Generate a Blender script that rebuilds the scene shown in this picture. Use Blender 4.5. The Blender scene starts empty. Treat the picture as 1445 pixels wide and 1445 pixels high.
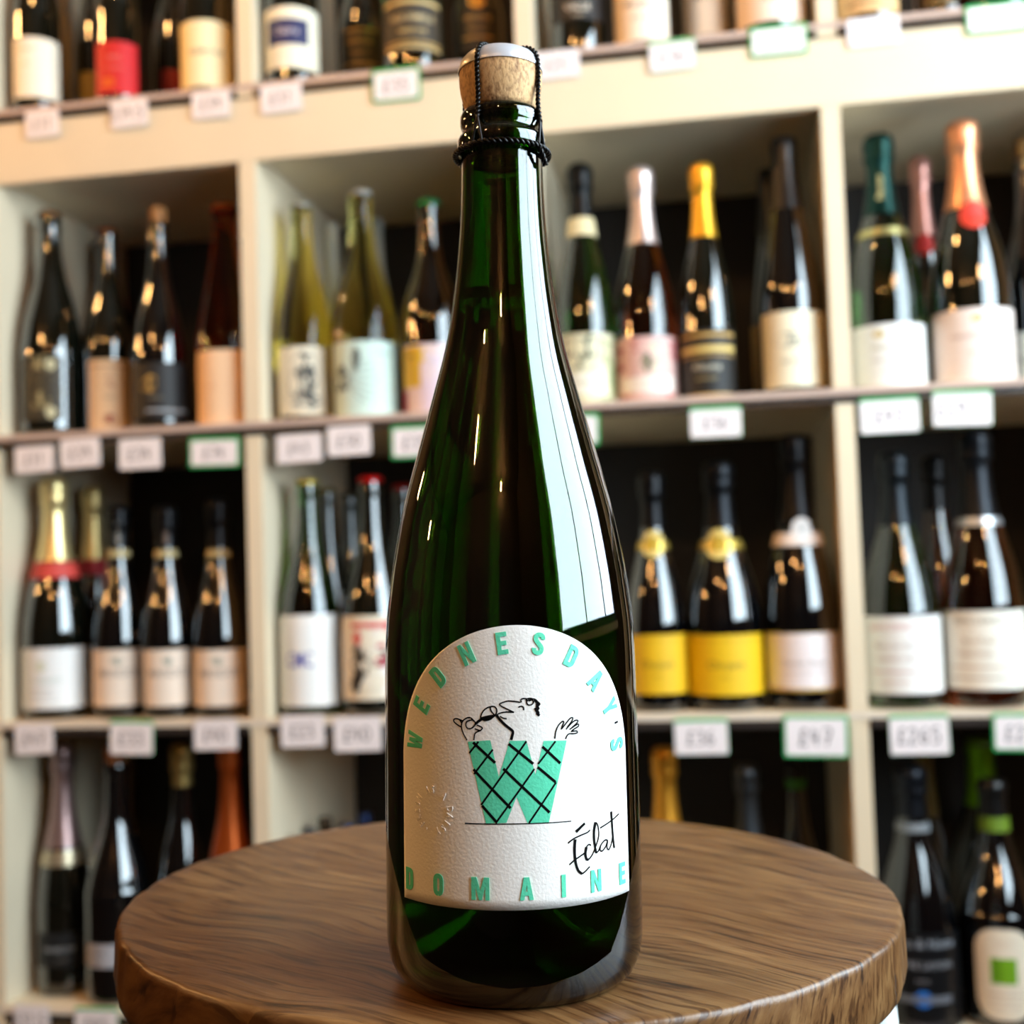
import bpy, bmesh, math, random
from mathutils import Vector, Matrix
random.seed(7)
SC = bpy.context.scene
COL = SC.collection
PI = math.pi
TABLE = 0.80            # height of the stool top above the floor (m); lengths below are mm from that level
def wp(x, y, z): return Vector((x * .001, y * .001, z * .001 + TABLE))

# ---------------------------------------------------------------- camera
F_PX, PITCH, ROLL, EYE = 1697.9, .051, .033, 137.44
_F = Vector((0, math.cos(PITCH), math.sin(PITCH))); _R = Vector((1, 0, 0)); _D = _F.cross(_R)
CX = math.cos(ROLL) * _R + math.sin(ROLL) * _D
CY = -math.sin(ROLL) * _R + math.cos(ROLL) * _D
cam = bpy.data.cameras.new('camera'); cam_ob = bpy.data.objects.new('camera', cam); COL.objects.link(cam_ob)
m = Matrix((CX, -CY, -_F)).transposed().to_4x4(); m.translation = wp(0, 0, EYE); cam_ob.matrix_world = m
cam.sensor_width = 36; cam.lens = 36 * F_PX / 1445; cam.clip_start = .01
cam.dof.use_dof = True; cam.dof.focus_distance = .392; cam.dof.aperture_fstop = 9.3
SC.camera = cam_ob
# ---------------------------------------------------------------- render look and daylight
SC.view_settings.view_transform = 'Standard'; SC.view_settings.look = 'None'
SC.view_settings.gamma = 1; SC.view_settings.use_curve_mapping = False
SC.view_settings.exposure = 0.1
SC.render.engine = 'CYCLES'
cy = SC.cycles
cy.max_bounces = 14; cy.transmission_bounces = 14; cy.transparent_max_bounces = 16; cy.diffuse_bounces = 2; cy.glossy_bounces = 5
cy.caustics_reflective = False; cy.caustics_refractive = True; cy.blur_glossy = .3
cy.sample_clamp_indirect = 6; cy.use_denoising = True
W = bpy.data.worlds.new('daylight'); SC.world = W; W.use_nodes = True
W.node_tree.nodes['Background'].inputs[0].default_value = (.72, .89, 1, 1)
W.node_tree.nodes['Background'].inputs[1].default_value = 17.0
# the shop runs along the shelving: u to the right, v away from the camera, measured from the shelf front
PSI = .169
SO = Vector((0, 1477.2, 0)); SE = Vector((math.cos(PSI), -math.sin(PSI), 0)); SN = Vector((math.sin(PSI), math.cos(PSI), 0))
def suv(u, v, z): return SO + SE * u + SN * v + Vector((0, 0, z))
WIN = (-1800, -300, 150, 1400)    # window in the right wall: v0, v1, z0, z1
WALL_U = 1250
pl = bpy.data.lights.new('window_portal', 'AREA'); pl.shape = 'RECTANGLE'; pl.size = (WIN[1] - WIN[0]) * .001; pl.size_y = (WIN[3] - WIN[2]) * .001
pl.cycles.is_portal = True
po = bpy.data.objects.new('window_portal', pl); COL.objects.link(po)
_z = SE.copy(); _y = Vector((0, 0, 1)); _x = _y.cross(_z)
m = Matrix((_x, _y, _z)).transposed().to_4x4(); q = suv(WALL_U + 90, (WIN[0] + WIN[1]) / 2, (WIN[2] + WIN[3]) / 2); m.translation = wp(*q); po.matrix_world = m
LAMPS = [(-1470, -1200, 1720, 1.0), (-1800, 1250, 1420, 1.0), (-3100, 420, 1100, 1.0), (-1830, 1560, 830, .5), (900, -420, 1330, .4), (-300, -2100, 1750, 1.0), (-650, 900, 1600, .8)]   # x, y, z of each bulb, share
LAMP_L = 650

# ---------------------------------------------------------------- helpers
def lin(c):
    return tuple(((x / 255 + .055) / 1.055) ** 2.4 if x / 255 > .04045 else x / 255 / 12.92 for x in c[:3]) + (1,)
MATS = {}
def mat(name, col, rough=.5, metal=0, trans=0, ior=1.5, coat=0, spec=.5, build=None):
    if name in MATS: return MATS[name]
    mt = bpy.data.materials.new(name); mt.use_nodes = True; b = mt.node_tree.nodes['Principled BSDF']
    b.inputs['Base Color'].default_value = lin(col); b.inputs['Roughness'].default_value = rough; b.inputs['Metallic'].default_value = metal
    b.inputs['Transmission Weight'].default_value = trans; b.inputs['IOR'].default_value = ior; b.inputs['Coat Weight'].default_value = coat; b.inputs['Coat IOR'].default_value = 1.6; b.inputs['Coat Roughness'].default_value = .02
    b.inputs['Specular IOR Level'].default_value = spec
    nt = mt.node_tree
    if build: build(nt, b)
    MATS[name] = mt
    return mt
def nd(nt, t, **kw):
    n = nt.nodes.new(t)
    for k, v in kw.items():
        if k in n.inputs: n.inputs[k].default_value = v
        else: setattr(n, k, v)
    return n
def coords(nt, scale=(1, 1, 1), rot=(0, 0, 0), kind='Object'):
    tc = nt.nodes.new('ShaderNodeTexCoord'); mp = nt.nodes.new('ShaderNodeMapping')
    mp.inputs['Scale'].default_value = scale; mp.inputs['Rotation'].default_value = rot
    nt.links.new(tc.outputs[kind], mp.inputs[0]); return mp.outputs[0]
def noisy(scale=40, amount=.08, bump=.1, dist=.001, stretch=(1, 1, 1)):
    """small colour variation and relief on any surface"""
    def f(nt, b):
        co = coords(nt, stretch); n = nd(nt, 'ShaderNodeTexNoise', Scale=scale, Detail=4.0); nt.links.new(co, n.inputs['Vector'])
        c = tuple(b.inputs['Base Color'].default_value)
        r = nt.nodes.new('ShaderNodeValToRGB'); r.color_ramp.elements[0].position = .3; r.color_ramp.elements[1].position = .7
        r.color_ramp.elements[0].color = tuple(x * (1 - amount) for x in c[:3]) + (1,); r.color_ramp.elements[1].color = tuple(min(1, x * (1 + amount)) for x in c[:3]) + (1,)
        nt.links.new(n.outputs['Fac'], r.inputs[0]); nt.links.new(r.outputs[0], b.inputs['Base Color'])
        if bump:
            bp = nd(nt, 'ShaderNodeBump', Strength=bump, Distance=dist); nt.links.new(n.outputs['Fac'], bp.inputs['Height']); nt.links.new(bp.outputs[0], b.inputs['Normal'])
    return f
def link(name, me, mt=None, parent=None):
    o = bpy.data.objects.new(name, me); COL.objects.link(o)
    if mt: me.materials.append(mt)
    if parent: o.parent = parent
    return o
def mesh(name, V, Fc, mt=None, parent=None, smooth=False, ang=40):
    """one mesh object; vertices in mm in the frame of its parent"""
    me = bpy.data.meshes.new(name); me.from_pydata([(x * .001, y * .001, z * .001) for x, y, z in V], [], Fc); me.validate()
    if smooth:
        me.polygons.foreach_set('use_smooth', [True] * len(me.polygons)); me.set_sharp_from_angle(angle=math.radians(ang))
    return link(name, me, mt, parent)
def empty(name, loc, rot=(0, 0, 0), label=None, cat=None, group=None):
    o = bpy.data.objects.new(name, None); COL.objects.link(o); o.location = loc; o.rotation_euler = rot; o.empty_display_size = .02
    if label: o['label'] = label
    if cat: o['category'] = cat
    if group: o['group'] = group
    return o
def box(V, Fc, x0, x1, y0, y1, z0, z1):
    b = len(V); V += [(x, y, z) for z in (z0, z1) for x, y in ((x0, y0), (x1, y0), (x1, y1), (x0, y1))]
    Fc += [tuple(b + i for i in f) for f in ((0, 3, 2, 1), (4, 5, 6, 7), (0, 1, 5, 4), (1, 2, 6, 5), (2, 3, 7, 6), (3, 0, 4, 7))]
def bxo(name, dims, mt, parent=None, bev=1.0):
    V, Fc = [], []; box(V, Fc, *dims); o = mesh(name, V, Fc, mt, parent)
    if bev:
        bm = bmesh.new(); bm.from_mesh(o.data); bmesh.ops.bevel(bm, geom=bm.edges[:], offset=bev * .001, segments=2, affect='EDGES'); bm.to_mesh(o.data); bm.free()
    return o
def lathe(prof, seg=40, a0=0):
    """prof: list of (z, r); poles where r == 0"""
    V, Fc, rings = [], [], []
    for z, r in prof:
        if r < 1e-6: rings.append([len(V)]); V.append((0, 0, z))
        else:
            rings.append(list(range(len(V), len(V) + seg))); V += [(r * math.cos(a0 + 2 * PI * i / seg), r * math.sin(a0 + 2 * PI * i / seg), z) for i in range(seg)]
    for A, B in zip(rings, rings[1:]):
        if len(A) == 1 and len(B) == 1: continue
        for i in range(seg):
            j = (i + 1) % seg
            if len(A) == 1: Fc.append((A[0], B[j], B[i]))
            elif len(B) == 1: Fc.append((A[i], A[j], B[0]))
            else: Fc.append((A[i], A[j], B[j], B[i]))
    return V, Fc
def spline(pts, n=4):
    """Catmull-Rom through control points of any dimension"""
    P = [pts[0]] + list(pts) + [pts[-1]]; out = []
    for i in range(1, len(P) - 2):
        for k in range(n):
            t = k / n
            out.append(tuple(.5 * (2 * b + (c - a) * t + (2 * a - 5 * b + 4 * c - d) * t * t + (3 * b - a - 3 * c + d) * t ** 3) for a, b, c, d in zip(P[i - 1], P[i], P[i + 1], P[i + 2])))
    return out + [tuple(pts[-1])]
def radius_at(prof):
    P = sorted((z, r) for z, r in prof)
    def f(z):
        if z <= P[0][0]: return P[0][1]
        for (a, ra), (b, rb) in zip(P, P[1:]):
            if a <= z <= b: return ra + (rb - ra) * (z - a) / (b - a + 1e-9)
        return P[-1][1]
    return f
def tube(path, r, seg=8, closed=False, V=None, Fc=None):
    V = [] if V is None else V; Fc = [] if Fc is None else Fc
    P = [Vector(p) for p in path]; n = len(P); b0 = len(V); ref = Vector((.3, .2, .93)).normalized(); prev = None
    for i, p in enumerate(P):
        t = ((P[(i + 1) % n] if closed or i < n - 1 else P[i]) - (P[i - 1] if closed or i > 0 else P[i])).normalized()
        a = (prev - prev.dot(t) * t) if prev else ref.cross(t)
        a.normalize(); prev = a; bb = t.cross(a); rr = r[i] if isinstance(r, (list, tuple)) else r
        V += [tuple(p + (a * math.cos(2 * PI * k / seg) + bb * math.sin(2 * PI * k / seg)) * rr) for k in range(seg)]
    for i in range(n if closed else n - 1):
        A = b0 + i * seg; B = b0 + ((i + 1) % n) * seg
        Fc += [(A + k, A + (k + 1) % seg, B + (k + 1) % seg, B + k) for k in range(seg)]
    if not closed: Fc += [tuple(b0 + k for k in reversed(range(seg))), tuple(b0 + (n - 1) * seg + k for k in range(seg))]
    return V, Fc
def twisted(path, wire=.42, off=.42, pitch=3.2, closed=False, step=.35):
    """two wires twisted about a path"""
    P = [Vector(p) for p in path]; Q = []; L = [0]
    if closed: P.append(P[0])
    for a, b in zip(P, P[1:]): L.append(L[-1] + (b - a).length)
    n = max(4, int(L[-1] / step)); turns = max(1, round(L[-1] / pitch))
    V, Fc = [], []
    for ph in (0, PI):
        path2 = []; prev = None
        for k in range(n if closed else n + 1):
            s = L[-1] * k / n; i = max(j for j in range(len(L)) if L[j] <= s + 1e-9); i = min(i, len(P) - 2)
            t = (P[i + 1] - P[i]).normalized(); p = P[i].lerp(P[i + 1], (s - L[i]) / max(1e-9, L[i + 1] - L[i]))
            a = Vector((0, 0, 1)) if closed else Vector((.1, .1, 0)) + Vector((p.x, p.y, 0))
            a = (a - a.dot(t) * t).normalized(); bb = t.cross(a); w = 2 * PI * turns * k / n + ph
            path2.append(p + (a * math.cos(w) + bb * math.sin(w)) * off)
        tube(path2, wire, 6, closed, V, Fc)
    return V, Fc
# ---- flat print: 2-D outlines (s, z) that are laid on a card or wrapped round a bottle
def text2d(txt, size, xs=1, bold=0, depth=0, align='CENTER', shear=0):
    cu = bpy.data.curves.new('t', 'FONT'); cu.body = txt; cu.size = size; cu.align_x = align; cu.align_y = 'CENTER'; cu.offset = bold; cu.extrude = depth; cu.shear = shear
    cu.resolution_u = 3
    ob = bpy.data.objects.new('t', cu); COL.objects.link(ob); dg = bpy.context.evaluated_depsgraph_get()
    me = bpy.data.meshes.new_from_object(ob.evaluated_get(dg)); V = [(v.co.x * xs, v.co.y, v.co.z) for v in me.vertices]; Fc = [tuple(p.vertices) for p in me.polygons]
    bpy.data.objects.remove(ob); bpy.data.curves.remove(cu); bpy.data.meshes.remove(me)
    return V, Fc
def place2d(VF, s=0, z=0, up=0):
    V, Fc = VF; c, sn = math.cos(up), math.sin(up)
    return [(s + x * c - y * sn, z + x * sn + y * c, w) for x, y, w in V], Fc
def ribbon(pts, w, w1=None, sm=3, V=None, Fc=None):
    V = [] if V is None else V; Fc = [] if Fc is None else Fc
    P = [Vector((a, b)) for a, b in (spline(pts, sm) if sm > 1 and len(pts) > 2 else pts)]
    R = [P[0]]
    for a, b in zip(P, P[1:]):
        k = max(1, int((b - a).length / 1.2)); R += [a.lerp(b, (i + 1) / k) for i in range(k)]
    n = len(R); b0 = len(V)
    for i, p in enumerate(R):
        t = R[min(i + 1, n - 1)] - R[max(i - 1, 0)]; t = t.normalized() if t.length > 1e-9 else Vector((1, 0)); nn = Vector((-t.y, t.x))
        f = i / max(1, n - 1); ww = (w + ((w1 if w1 is not None else w) - w) * f) / 2
        V += [(p.x + nn.x * ww, p.y + nn.y * ww, 0), (p.x - nn.x * ww, p.y - nn.y * ww, 0)]
    Fc += [(b0 + 2 * i, b0 + 2 * i + 1, b0 + 2 * i + 3, b0 + 2 * i + 2) for i in range(n - 1)]
    return V, Fc
def rect2d(s0, s1, z0, z1, n=None, nz=1):
    n = n or max(1, int(abs(s1 - s0) / 3)); V = [(s0 + (s1 - s0) * i / n, z0 + (z1 - z0) * j / nz, 0) for j in range(nz + 1) for i in range(n + 1)]
    return V, [(j * (n + 1) + i, j * (n + 1) + i + 1, (j + 1) * (n + 1) + i + 1, (j + 1) * (n + 1) + i) for j in range(nz) for i in range(n)]
def disc2d(s, z, rs, rz=None, n=24):
    rz = rz or rs; return [(s, z, 0)] + [(s + rs * math.cos(2 * PI * i / n), z + rz * math.sin(2 * PI * i / n), 0) for i in range(n)], [(0, 1 + i, 1 + (i + 1) % n) for i in range(n)]
def blob2d(s, z, rs, rz, seed, n=22, j=.3):
    rnd = random.Random(seed); k = [1 + j * (rnd.random() - .5) * 2 for _ in range(n)]
    return [(s, z, 0)] + [(s + rs * k[i] * math.cos(2 * PI * i / n), z + rz * k[i] * math.sin(2 * PI * i / n), 0) for i in range(n)], [(0, 1 + i, 1 + (i + 1) % n) for i in range(n)]
def join2d(*parts):
    V, Fc = [], []
    for v, f in parts: b = len(V); V += list(v); Fc += [tuple(b + i for i in q) for q in f]
    return V, Fc
def wrap(VF, rad, off, R0, inner=False):
    return [((rad(z) + off + w) * math.sin(s / R0), -(rad(z) + off + w) * math.cos(s / R0), z) for s, z, w in VF[0]], VF[1]
GT = 1.42
def _sym(P, w): return [P, [(w - x, y) for x, y in reversed(P)]]
GLYPH = {'E': [[(0, 0), (3.5, 0), (3.5, GT), (GT, GT), (GT, 2.85), (3.2, 2.85), (3.2, 4.2), (GT, 4.2), (GT, 7 - GT), (3.5, 7 - GT), (3.5, 7), (0, 7)]],
         'I': [[(0, 0), (GT, 0), (GT, 7), (0, 7)]], 'N': [[(0, 0), (1.3, 0), (1.3, 4.1), (2.9, 0), (4.2, 0), (4.2, 7), (2.9, 7), (2.9, 2.9), (1.3, 7), (0, 7)]],
         'M': [[(0, 0), (1.3, 0), (1.3, 4.3), (2.45, 0), (3.35, 0), (4.5, 4.3), (4.5, 0), (5.8, 0), (5.8, 7), (4.1, 7), (2.9, 2.9), (1.7, 7), (0, 7)]],
         'A': _sym([(0, 0), (1.3, 0), (1.6, 1.4), (2.15, 1.4), (2.15, 2.6), (1.86, 2.6), (2.15, 4.7), (2.15, 7), (1.3, 7)], 4.3),
         'W': [[(0, 7), (1.35, 7), (1.85, 2.6), (2.25, 6.2), (3.35, 6.2), (3.75, 2.6), (4.25, 7), (5.6, 7), (4.45, 0), (3.1, 0), (2.8, 3.2), (2.5, 0), (1.15, 0)][::-1]],
         'Y': [[(1.35, 0), (2.75, 0), (2.75, 2.8), (4.2, 7), (2.8, 7), (2.05, 4.4), (1.3, 7), (-.1, 7), (1.35, 2.8)]]}
GPATH = {'D': [(.02, .7), (.8, .7), (1.6, .7), (2.4, .85), (2.85, 1.3), (3.0, 2.0), (3.02, 3.5), (3.0, 5.0), (2.85, 5.7), (2.4, 6.15), (1.6, 6.3), (.8, 6.3), (.02, 6.3)],
         'O': [(1.9, .7), (1.1, 1.0), (.72, 1.9), (.7, 3.5), (.72, 5.1), (1.1, 6.0), (1.9, 6.3), (2.7, 6.0), (3.08, 5.1), (3.1, 3.5), (3.08, 1.9), (2.7, 1.0), (1.9, .7)],
         'S': [(3.1, 5.0), (3.0, 5.8), (2.4, 6.3), (1.5, 6.3), (.85, 5.8), (.75, 5.0), (1.2, 4.2), (2.5, 3.0), (3.1, 2.1), (2.95, 1.1), (2.3, .7), (1.4, .7), (.8, 1.2), (.7, 2.0)]}
def glyph(ch):
    if ch in GPATH:
        V, Fc = ribbon(GPATH[ch], GT, None, 3)
        if ch == 'D': V, Fc = join2d((V, Fc), ([(0, 0, 0), (GT, 0, 0), (GT, 7, 0), (0, 7, 0)], [(0, 1, 2, 3)]))
    else:
        bm = bmesh.new()
        for P in GLYPH[ch]: bm.faces.new([bm.verts.new((x, y, 0)) for x, y in P])
        bmesh.ops.remove_doubles(bm, verts=bm.verts[:], dist=1e-4); bmesh.ops.triangulate(bm, faces=bm.faces[:]); bm.verts.index_update()
        V, Fc = [tuple(v.co) for v in bm.verts], [tuple(v.index for v in f.verts) for f in bm.faces]; bm.free()
    x0, x1 = min(v[0] for v in V), max(v[0] for v in V); return [(x - (x0 + x1) / 2, y - 3.5, 0) for x, y, _ in V], Fc
def slices(V, Fc, step=1.5):
    bm = bmesh.new(); vs = [bm.verts.new(v) for v in V]
    for f in Fc: bm.faces.new([vs[i] for i in f])
    x0 = min(v[0] for v in V); x1 = max(v[0] for v in V); x = x0 + step
    while x < x1:
        bmesh.ops.bisect_plane(bm, geom=bm.verts[:] + bm.edges[:] + bm.faces[:], plane_co=(x, 0, 0), plane_no=(1, 0, 0)); x += step
    bm.verts.index_update(); r = [tuple(v.co) for v in bm.verts], [tuple(v.index for v in f.verts) for f in bm.faces]; bm.free(); return r
# ---- handwriting strokes for the price cards
DIG = {'0': [[(.5, 1), (.15, .8), (.12, .3), (.45, 0), (.85, .3), (.85, .75), (.5, 1)]], '1': [[(.3, .8), (.55, 1), (.5, 0)]],
       '2': [[(.12, .8), (.45, 1), (.8, .75), (.45, .35), (.1, 0), (.9, .05)]], '3': [[(.15, .95), (.6, 1), (.75, .75), (.4, .55), (.8, .4), (.65, .05), (.1, .05)]],
       '4': [[(.35, 1), (.1, .45), (.85, .45)], [(.65, .9), (.6, 0)]], '5': [[(.85, 1), (.3, .97), (.22, .6), (.65, .6), (.8, .25), (.5, 0), (.1, .05)]],
       '6': [[(.75, 1), (.3, .7), (.15, .25), (.45, 0), (.8, .2), (.6, .5), (.2, .35)]], '7': [[(.1, 1), (.9, .97), (.4, 0)], [(.3, .5), (.75, .55)]],
       '8': [[(.8, .85), (.4, 1), (.2, .75), (.75, .35), (.5, 0), (.15, .2), (.75, .75), (.8, .85)]], '9': [[(.8, .8), (.4, 1), (.15, .7), (.5, .5), (.8, .8), (.7, 0)]],
       '£': [[(.85, .85), (.6, 1), (.35, .8), (.4, .3), (.1, .02), (.9, .05)], [(.15, .5), (.7, .52)]], '.': [[(.4, 0), (.5, .08)]]}
def handwriting(txt, h):
    V, Fc = [], []; w = h * .62; x = -len(txt) * w * 1.15 / 2
    for ch in txt:
        for st in DIG.get(ch, []): ribbon([(x + a * w, (b - .5) * h) for a, b in st], h * .11, sm=3, V=V, Fc=Fc)
        x += w * (1.15 if ch != '.' else .6)
    return V, Fc

# ---- pixel measurements -> places on the shelving (1445 px frame)
def ray(px, py): return _F + CX * ((px - 723) / F_PX) + CY * ((py - 722.44) / F_PX)
def on_shelf(px, py, v=0):
    d = ray(px, py); o = Vector((0, 0, EYE)); t = (SO + SN * v - o).dot(SN) / d.dot(SN); p = o + d * t
    return (p - SO).dot(SE), p.z, t

# ---------------------------------------------------------------- materials
def paper_bump(nt, b):
    co = coords(nt, (1, 1, 1)); n = nd(nt, 'ShaderNodeTexNoise', Scale=1100.0, Detail=3.0); nt.links.new(co, n.inputs['Vector'])
    bp = nd(nt, 'ShaderNodeBump', Strength=.45, Distance=.0003); nt.links.new(n.outputs['Fac'], bp.inputs['Height']); nt.links.new(bp.outputs[0], b.inputs['Normal'])
CREAM = mat('cream_paint', (238, 219, 188), .45, build=noisy(9, .03, .03))
def wood(nt, b):
    # growth rings cut lengthwise: long, irregular bands of light and dark with fine pores
    L = nt.links.new
    co = coords(nt, (1, 1, 1), (0, 0, math.radians(38)))
    warp = nd(nt, 'ShaderNodeTexNoise', Scale=5.0, Detail=2.0); L(co, warp.inputs['Vector'])
    mx = nd(nt, 'ShaderNodeMixRGB', blend_type='ADD'); mx.inputs[0].default_value = .10; L(co, mx.inputs[1]); L(warp.outputs['Color'], mx.inputs[2])
    def mapped(src, sc):
        st = nt.nodes.new('ShaderNodeMapping'); st.inputs['Scale'].default_value = sc; L(src, st.inputs[0]); return st.outputs[0]
    def ramp(src, stops):
        r = nt.nodes.new('ShaderNodeValToRGB'); e = r.color_ramp.elements; e[0].position, e[0].color = stops[0]; e[1].position, e[1].color = stops[-1]
        for p_, c_ in stops[1:-1]: x = e.new(p_); x.color = c_
        L(src, r.inputs[0]); return r.outputs[0]
    bands = nd(nt, 'ShaderNodeTexNoise', Scale=150.0, Detail=5.0, Roughness=.62); L(mapped(mx.outputs[0], (.075, 1, .5)), bands.inputs['Vector'])
    pores = nd(nt, 'ShaderNodeTexNoise', Scale=520.0, Detail=4.0); L(mapped(mx.outputs[0], (.045, 1, .2)), pores.inputs['Vector'])
    big = nd(nt, 'ShaderNodeTexNoise', Scale=13.0, Detail=3.0); L(mapped(co, (.4, 1, 1)), big.inputs['Vector'])
    c0 = ramp(bands.outputs['Fac'], [(.33, lin((50, 31, 15))), (.41, lin((104, 70, 39))), (.52, lin((122, 87, 52))), (.68, lin((140, 105, 66)))])
    c1 = ramp(pores.outputs['Fac'], [(.39, (.34, .26, .2, 1)), (.47, (1, 1, 1, 1))])
    c2 = ramp(big.outputs['Fac'], [(.35, (.62, .5, .36, 1)), (.62, (1, 1, 1, 1))])
    m1 = nd(nt, 'ShaderNodeMixRGB', blend_type='MULTIPLY'); m1.inputs[0].default_value = .8; L(c0, m1.inputs[1]); L(c1, m1.inputs[2])
    m2 = nd(nt, 'ShaderNodeMixRGB', blend_type='MULTIPLY'); m2.inputs[0].default_value = .7; L(m1.outputs[0], m2.inputs[1]); L(c2, m2.inputs[2]); L(m2.outputs[0], b.inputs['Base Color'])
    ad = nd(nt, 'ShaderNodeMath', operation='ADD'); L(bands.outputs['Fac'], ad.inputs[0]); L(pores.outputs['Fac'], ad.inputs[1])
    bp = nd(nt, 'ShaderNodeBump', Strength=.35, Distance=.0007); L(ad.outputs[0], bp.inputs['Height']); L(bp.outputs[0], b.inputs['Normal'])
    rr = nd(nt, 'ShaderNodeMapRange'); rr.inputs[3].default_value = .24; rr.inputs[4].default_value = .48; L(big.outputs['Fac'], rr.inputs[0]); L(rr.outputs[0], b.inputs['Roughness'])
WOOD = mat('waxed_ash_wood', (110, 75, 45), .42, build=wood)
# ================================================================ THE SETTING
wall_m = mat('wall_paint', (60, 48, 38), .7, build=noisy(12, .05, .05)); ceil_m = mat('ceiling_paint', (84, 74, 62), .8, build=noisy(8, .04, .05))
floor_m = mat('dark_floor_boards', (48, 36, 27), .45, build=noisy(14, .3, .1, stretch=(.2, 2, 1)))
ROOT_ROT = (0, 0, -PSI)
def struct(name, dims, mt, bev=0):
    o = bxo(name, dims, mt, None, bev); o.location = wp(*SO); o.rotation_euler = ROOT_ROT; o['kind'] = 'structure'; return o
UL, UR, VF, VB, ZF, ZC = -3900, WALL_U, -3800, 372, -800, 1950
struct('floor', (UL, UR, VF, VB, ZF - 60, ZF), floor_m)
struct('ceiling', (UL, UR, VF, VB, ZC, ZC + 60), ceil_m)
struct('wall_back', (UL, UR, VB, VB + 80, ZF, ZC), wall_m)
struct('wall_left', (UL - 80, UL, VF, VB, ZF, ZC), wall_m)
struct('wall_front', (UL, UR, VF - 80, VF, ZF, ZC), wall_m)
V, Fc = [], []
v0, v1, z0, z1 = WIN
for d in ((VF, v0, ZF, ZC), (v1, VB, ZF, ZC), (v0, v1, ZF, z0), (v0, v1, z1, ZC)): box(V, Fc, WALL_U, WALL_U + 120, d[0], d[1], d[2], d[3])
o = mesh('wall_right', V, Fc, wall_m); o.location = wp(*SO); o.rotation_euler = ROOT_ROT; o['kind'] = 'structure'
dark_frame = mat('dark_window_frame', (40, 42, 40), .35, build=noisy(30, .1, .03))
wn = empty('window_1', wp(*SO), ROOT_ROT); wn['kind'] = 'structure'
V, Fc = [], []
for d in ((v0, v0 + 45, z0, z1), (v1 - 45, v1, z0, z1), (v0 + 45, v1 - 45, z0, z0 + 45), (v0 + 45, v1 - 45, z1 - 45, z1)): box(V, Fc, WALL_U + 20, WALL_U + 70, *d)
mesh('window_frame', V, Fc, dark_frame, wn)
mull = [v0 + (v1 - v0) * f for f in (.42, .74)]
for x in mull: bxo('mullion', (WALL_U + 25, WALL_U + 60, x - 11, x + 11, z0 + 45, z1 - 45), dark_frame, wn, 0)
def pane_nodes(nt, b):
    t = nt.nodes.new('ShaderNodeBsdfTransparent'); g = nd(nt, 'ShaderNodeBsdfGlossy', Roughness=.02); mx = nd(nt, 'ShaderNodeMixShader'); mx.inputs[0].default_value = .06
    nt.links.new(t.outputs[0], mx.inputs[1]); nt.links.new(g.outputs[0], mx.inputs[2]); nt.links.new(mx.outputs[0], nt.nodes['Material Output'].inputs[0])
pane_m = mat('window_glass', (255, 255, 255), .02, build=pane_nodes)
ee = [v0 + 45] + mull + [v1 - 45]
for a, b in zip(ee, ee[1:]): bxo('pane', (WALL_U + 40, WALL_U + 44, a, b, z0 + 45, z1 - 45), pane_m, wn, 0)
bxo('window_sill', (WALL_U - 60, WALL_U + 20, v0, v1, z0 - 25, z0), mat('sill_paint', (225, 220, 205), .4, build=noisy(20, .03, .02)), wn, 1)
# ceiling spot lamps: warm
lamp_body = mat('lamp_black_metal', (25, 24, 22), .4, .6, build=noisy(60, .1, .02))
LNAME = ['black pendant lamp on the left behind the camera', 'black pendant lamp beside the left end of the shelving', 'black pendant lamp furthest to the left of the stool', 'low black pendant lamp against the left end of the shelving', 'black pendant lamp by the shop window', 'black pendant lamp straight behind the camera', 'black pendant lamp just in front of the left shelving bay']
for i, (x, y, z, sh) in enumerate(LAMPS):
    r = empty('pendant_lamp', wp(x, y, z), (0, 0, 0), LNAME[i], 'lamp', 'tube bulb pendants')
    bulb_m = mat('warm_bulb_%d' % i, (255, 190, 110), .4)
    bn = bulb_m.node_tree.nodes['Principled BSDF']; bn.inputs['Emission Color'].default_value = (1, .52, .18, 1); bn.inputs['Emission Strength'].default_value = LAMP_L * sh
    V, Fc = lathe([(165, 0), (165, 14), (158, 19), (112, 19), (112, 15), (112, 0)], 24); mesh('socket', V, Fc, lamp_body, r, True)
    V, Fc = tube([(0, 0, 164), (0, 0, ZC - z - 11)], 2.5, 8); mesh('cord', V, Fc, lamp_body, r)
    V, Fc = lathe([(ZC - z - 12, 0), (ZC - z - 12, 50), (ZC - z, 50), (ZC - z, 0)], 24); mesh('ceiling_rose', V, Fc, lamp_body, r, True)
    V, Fc = lathe([(111, 0), (111, 13), (98, 17), (0, 17), (-12, 12), (-16, 0)], 16); mesh('bulb', V, Fc, bulb_m, r, True)

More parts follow.
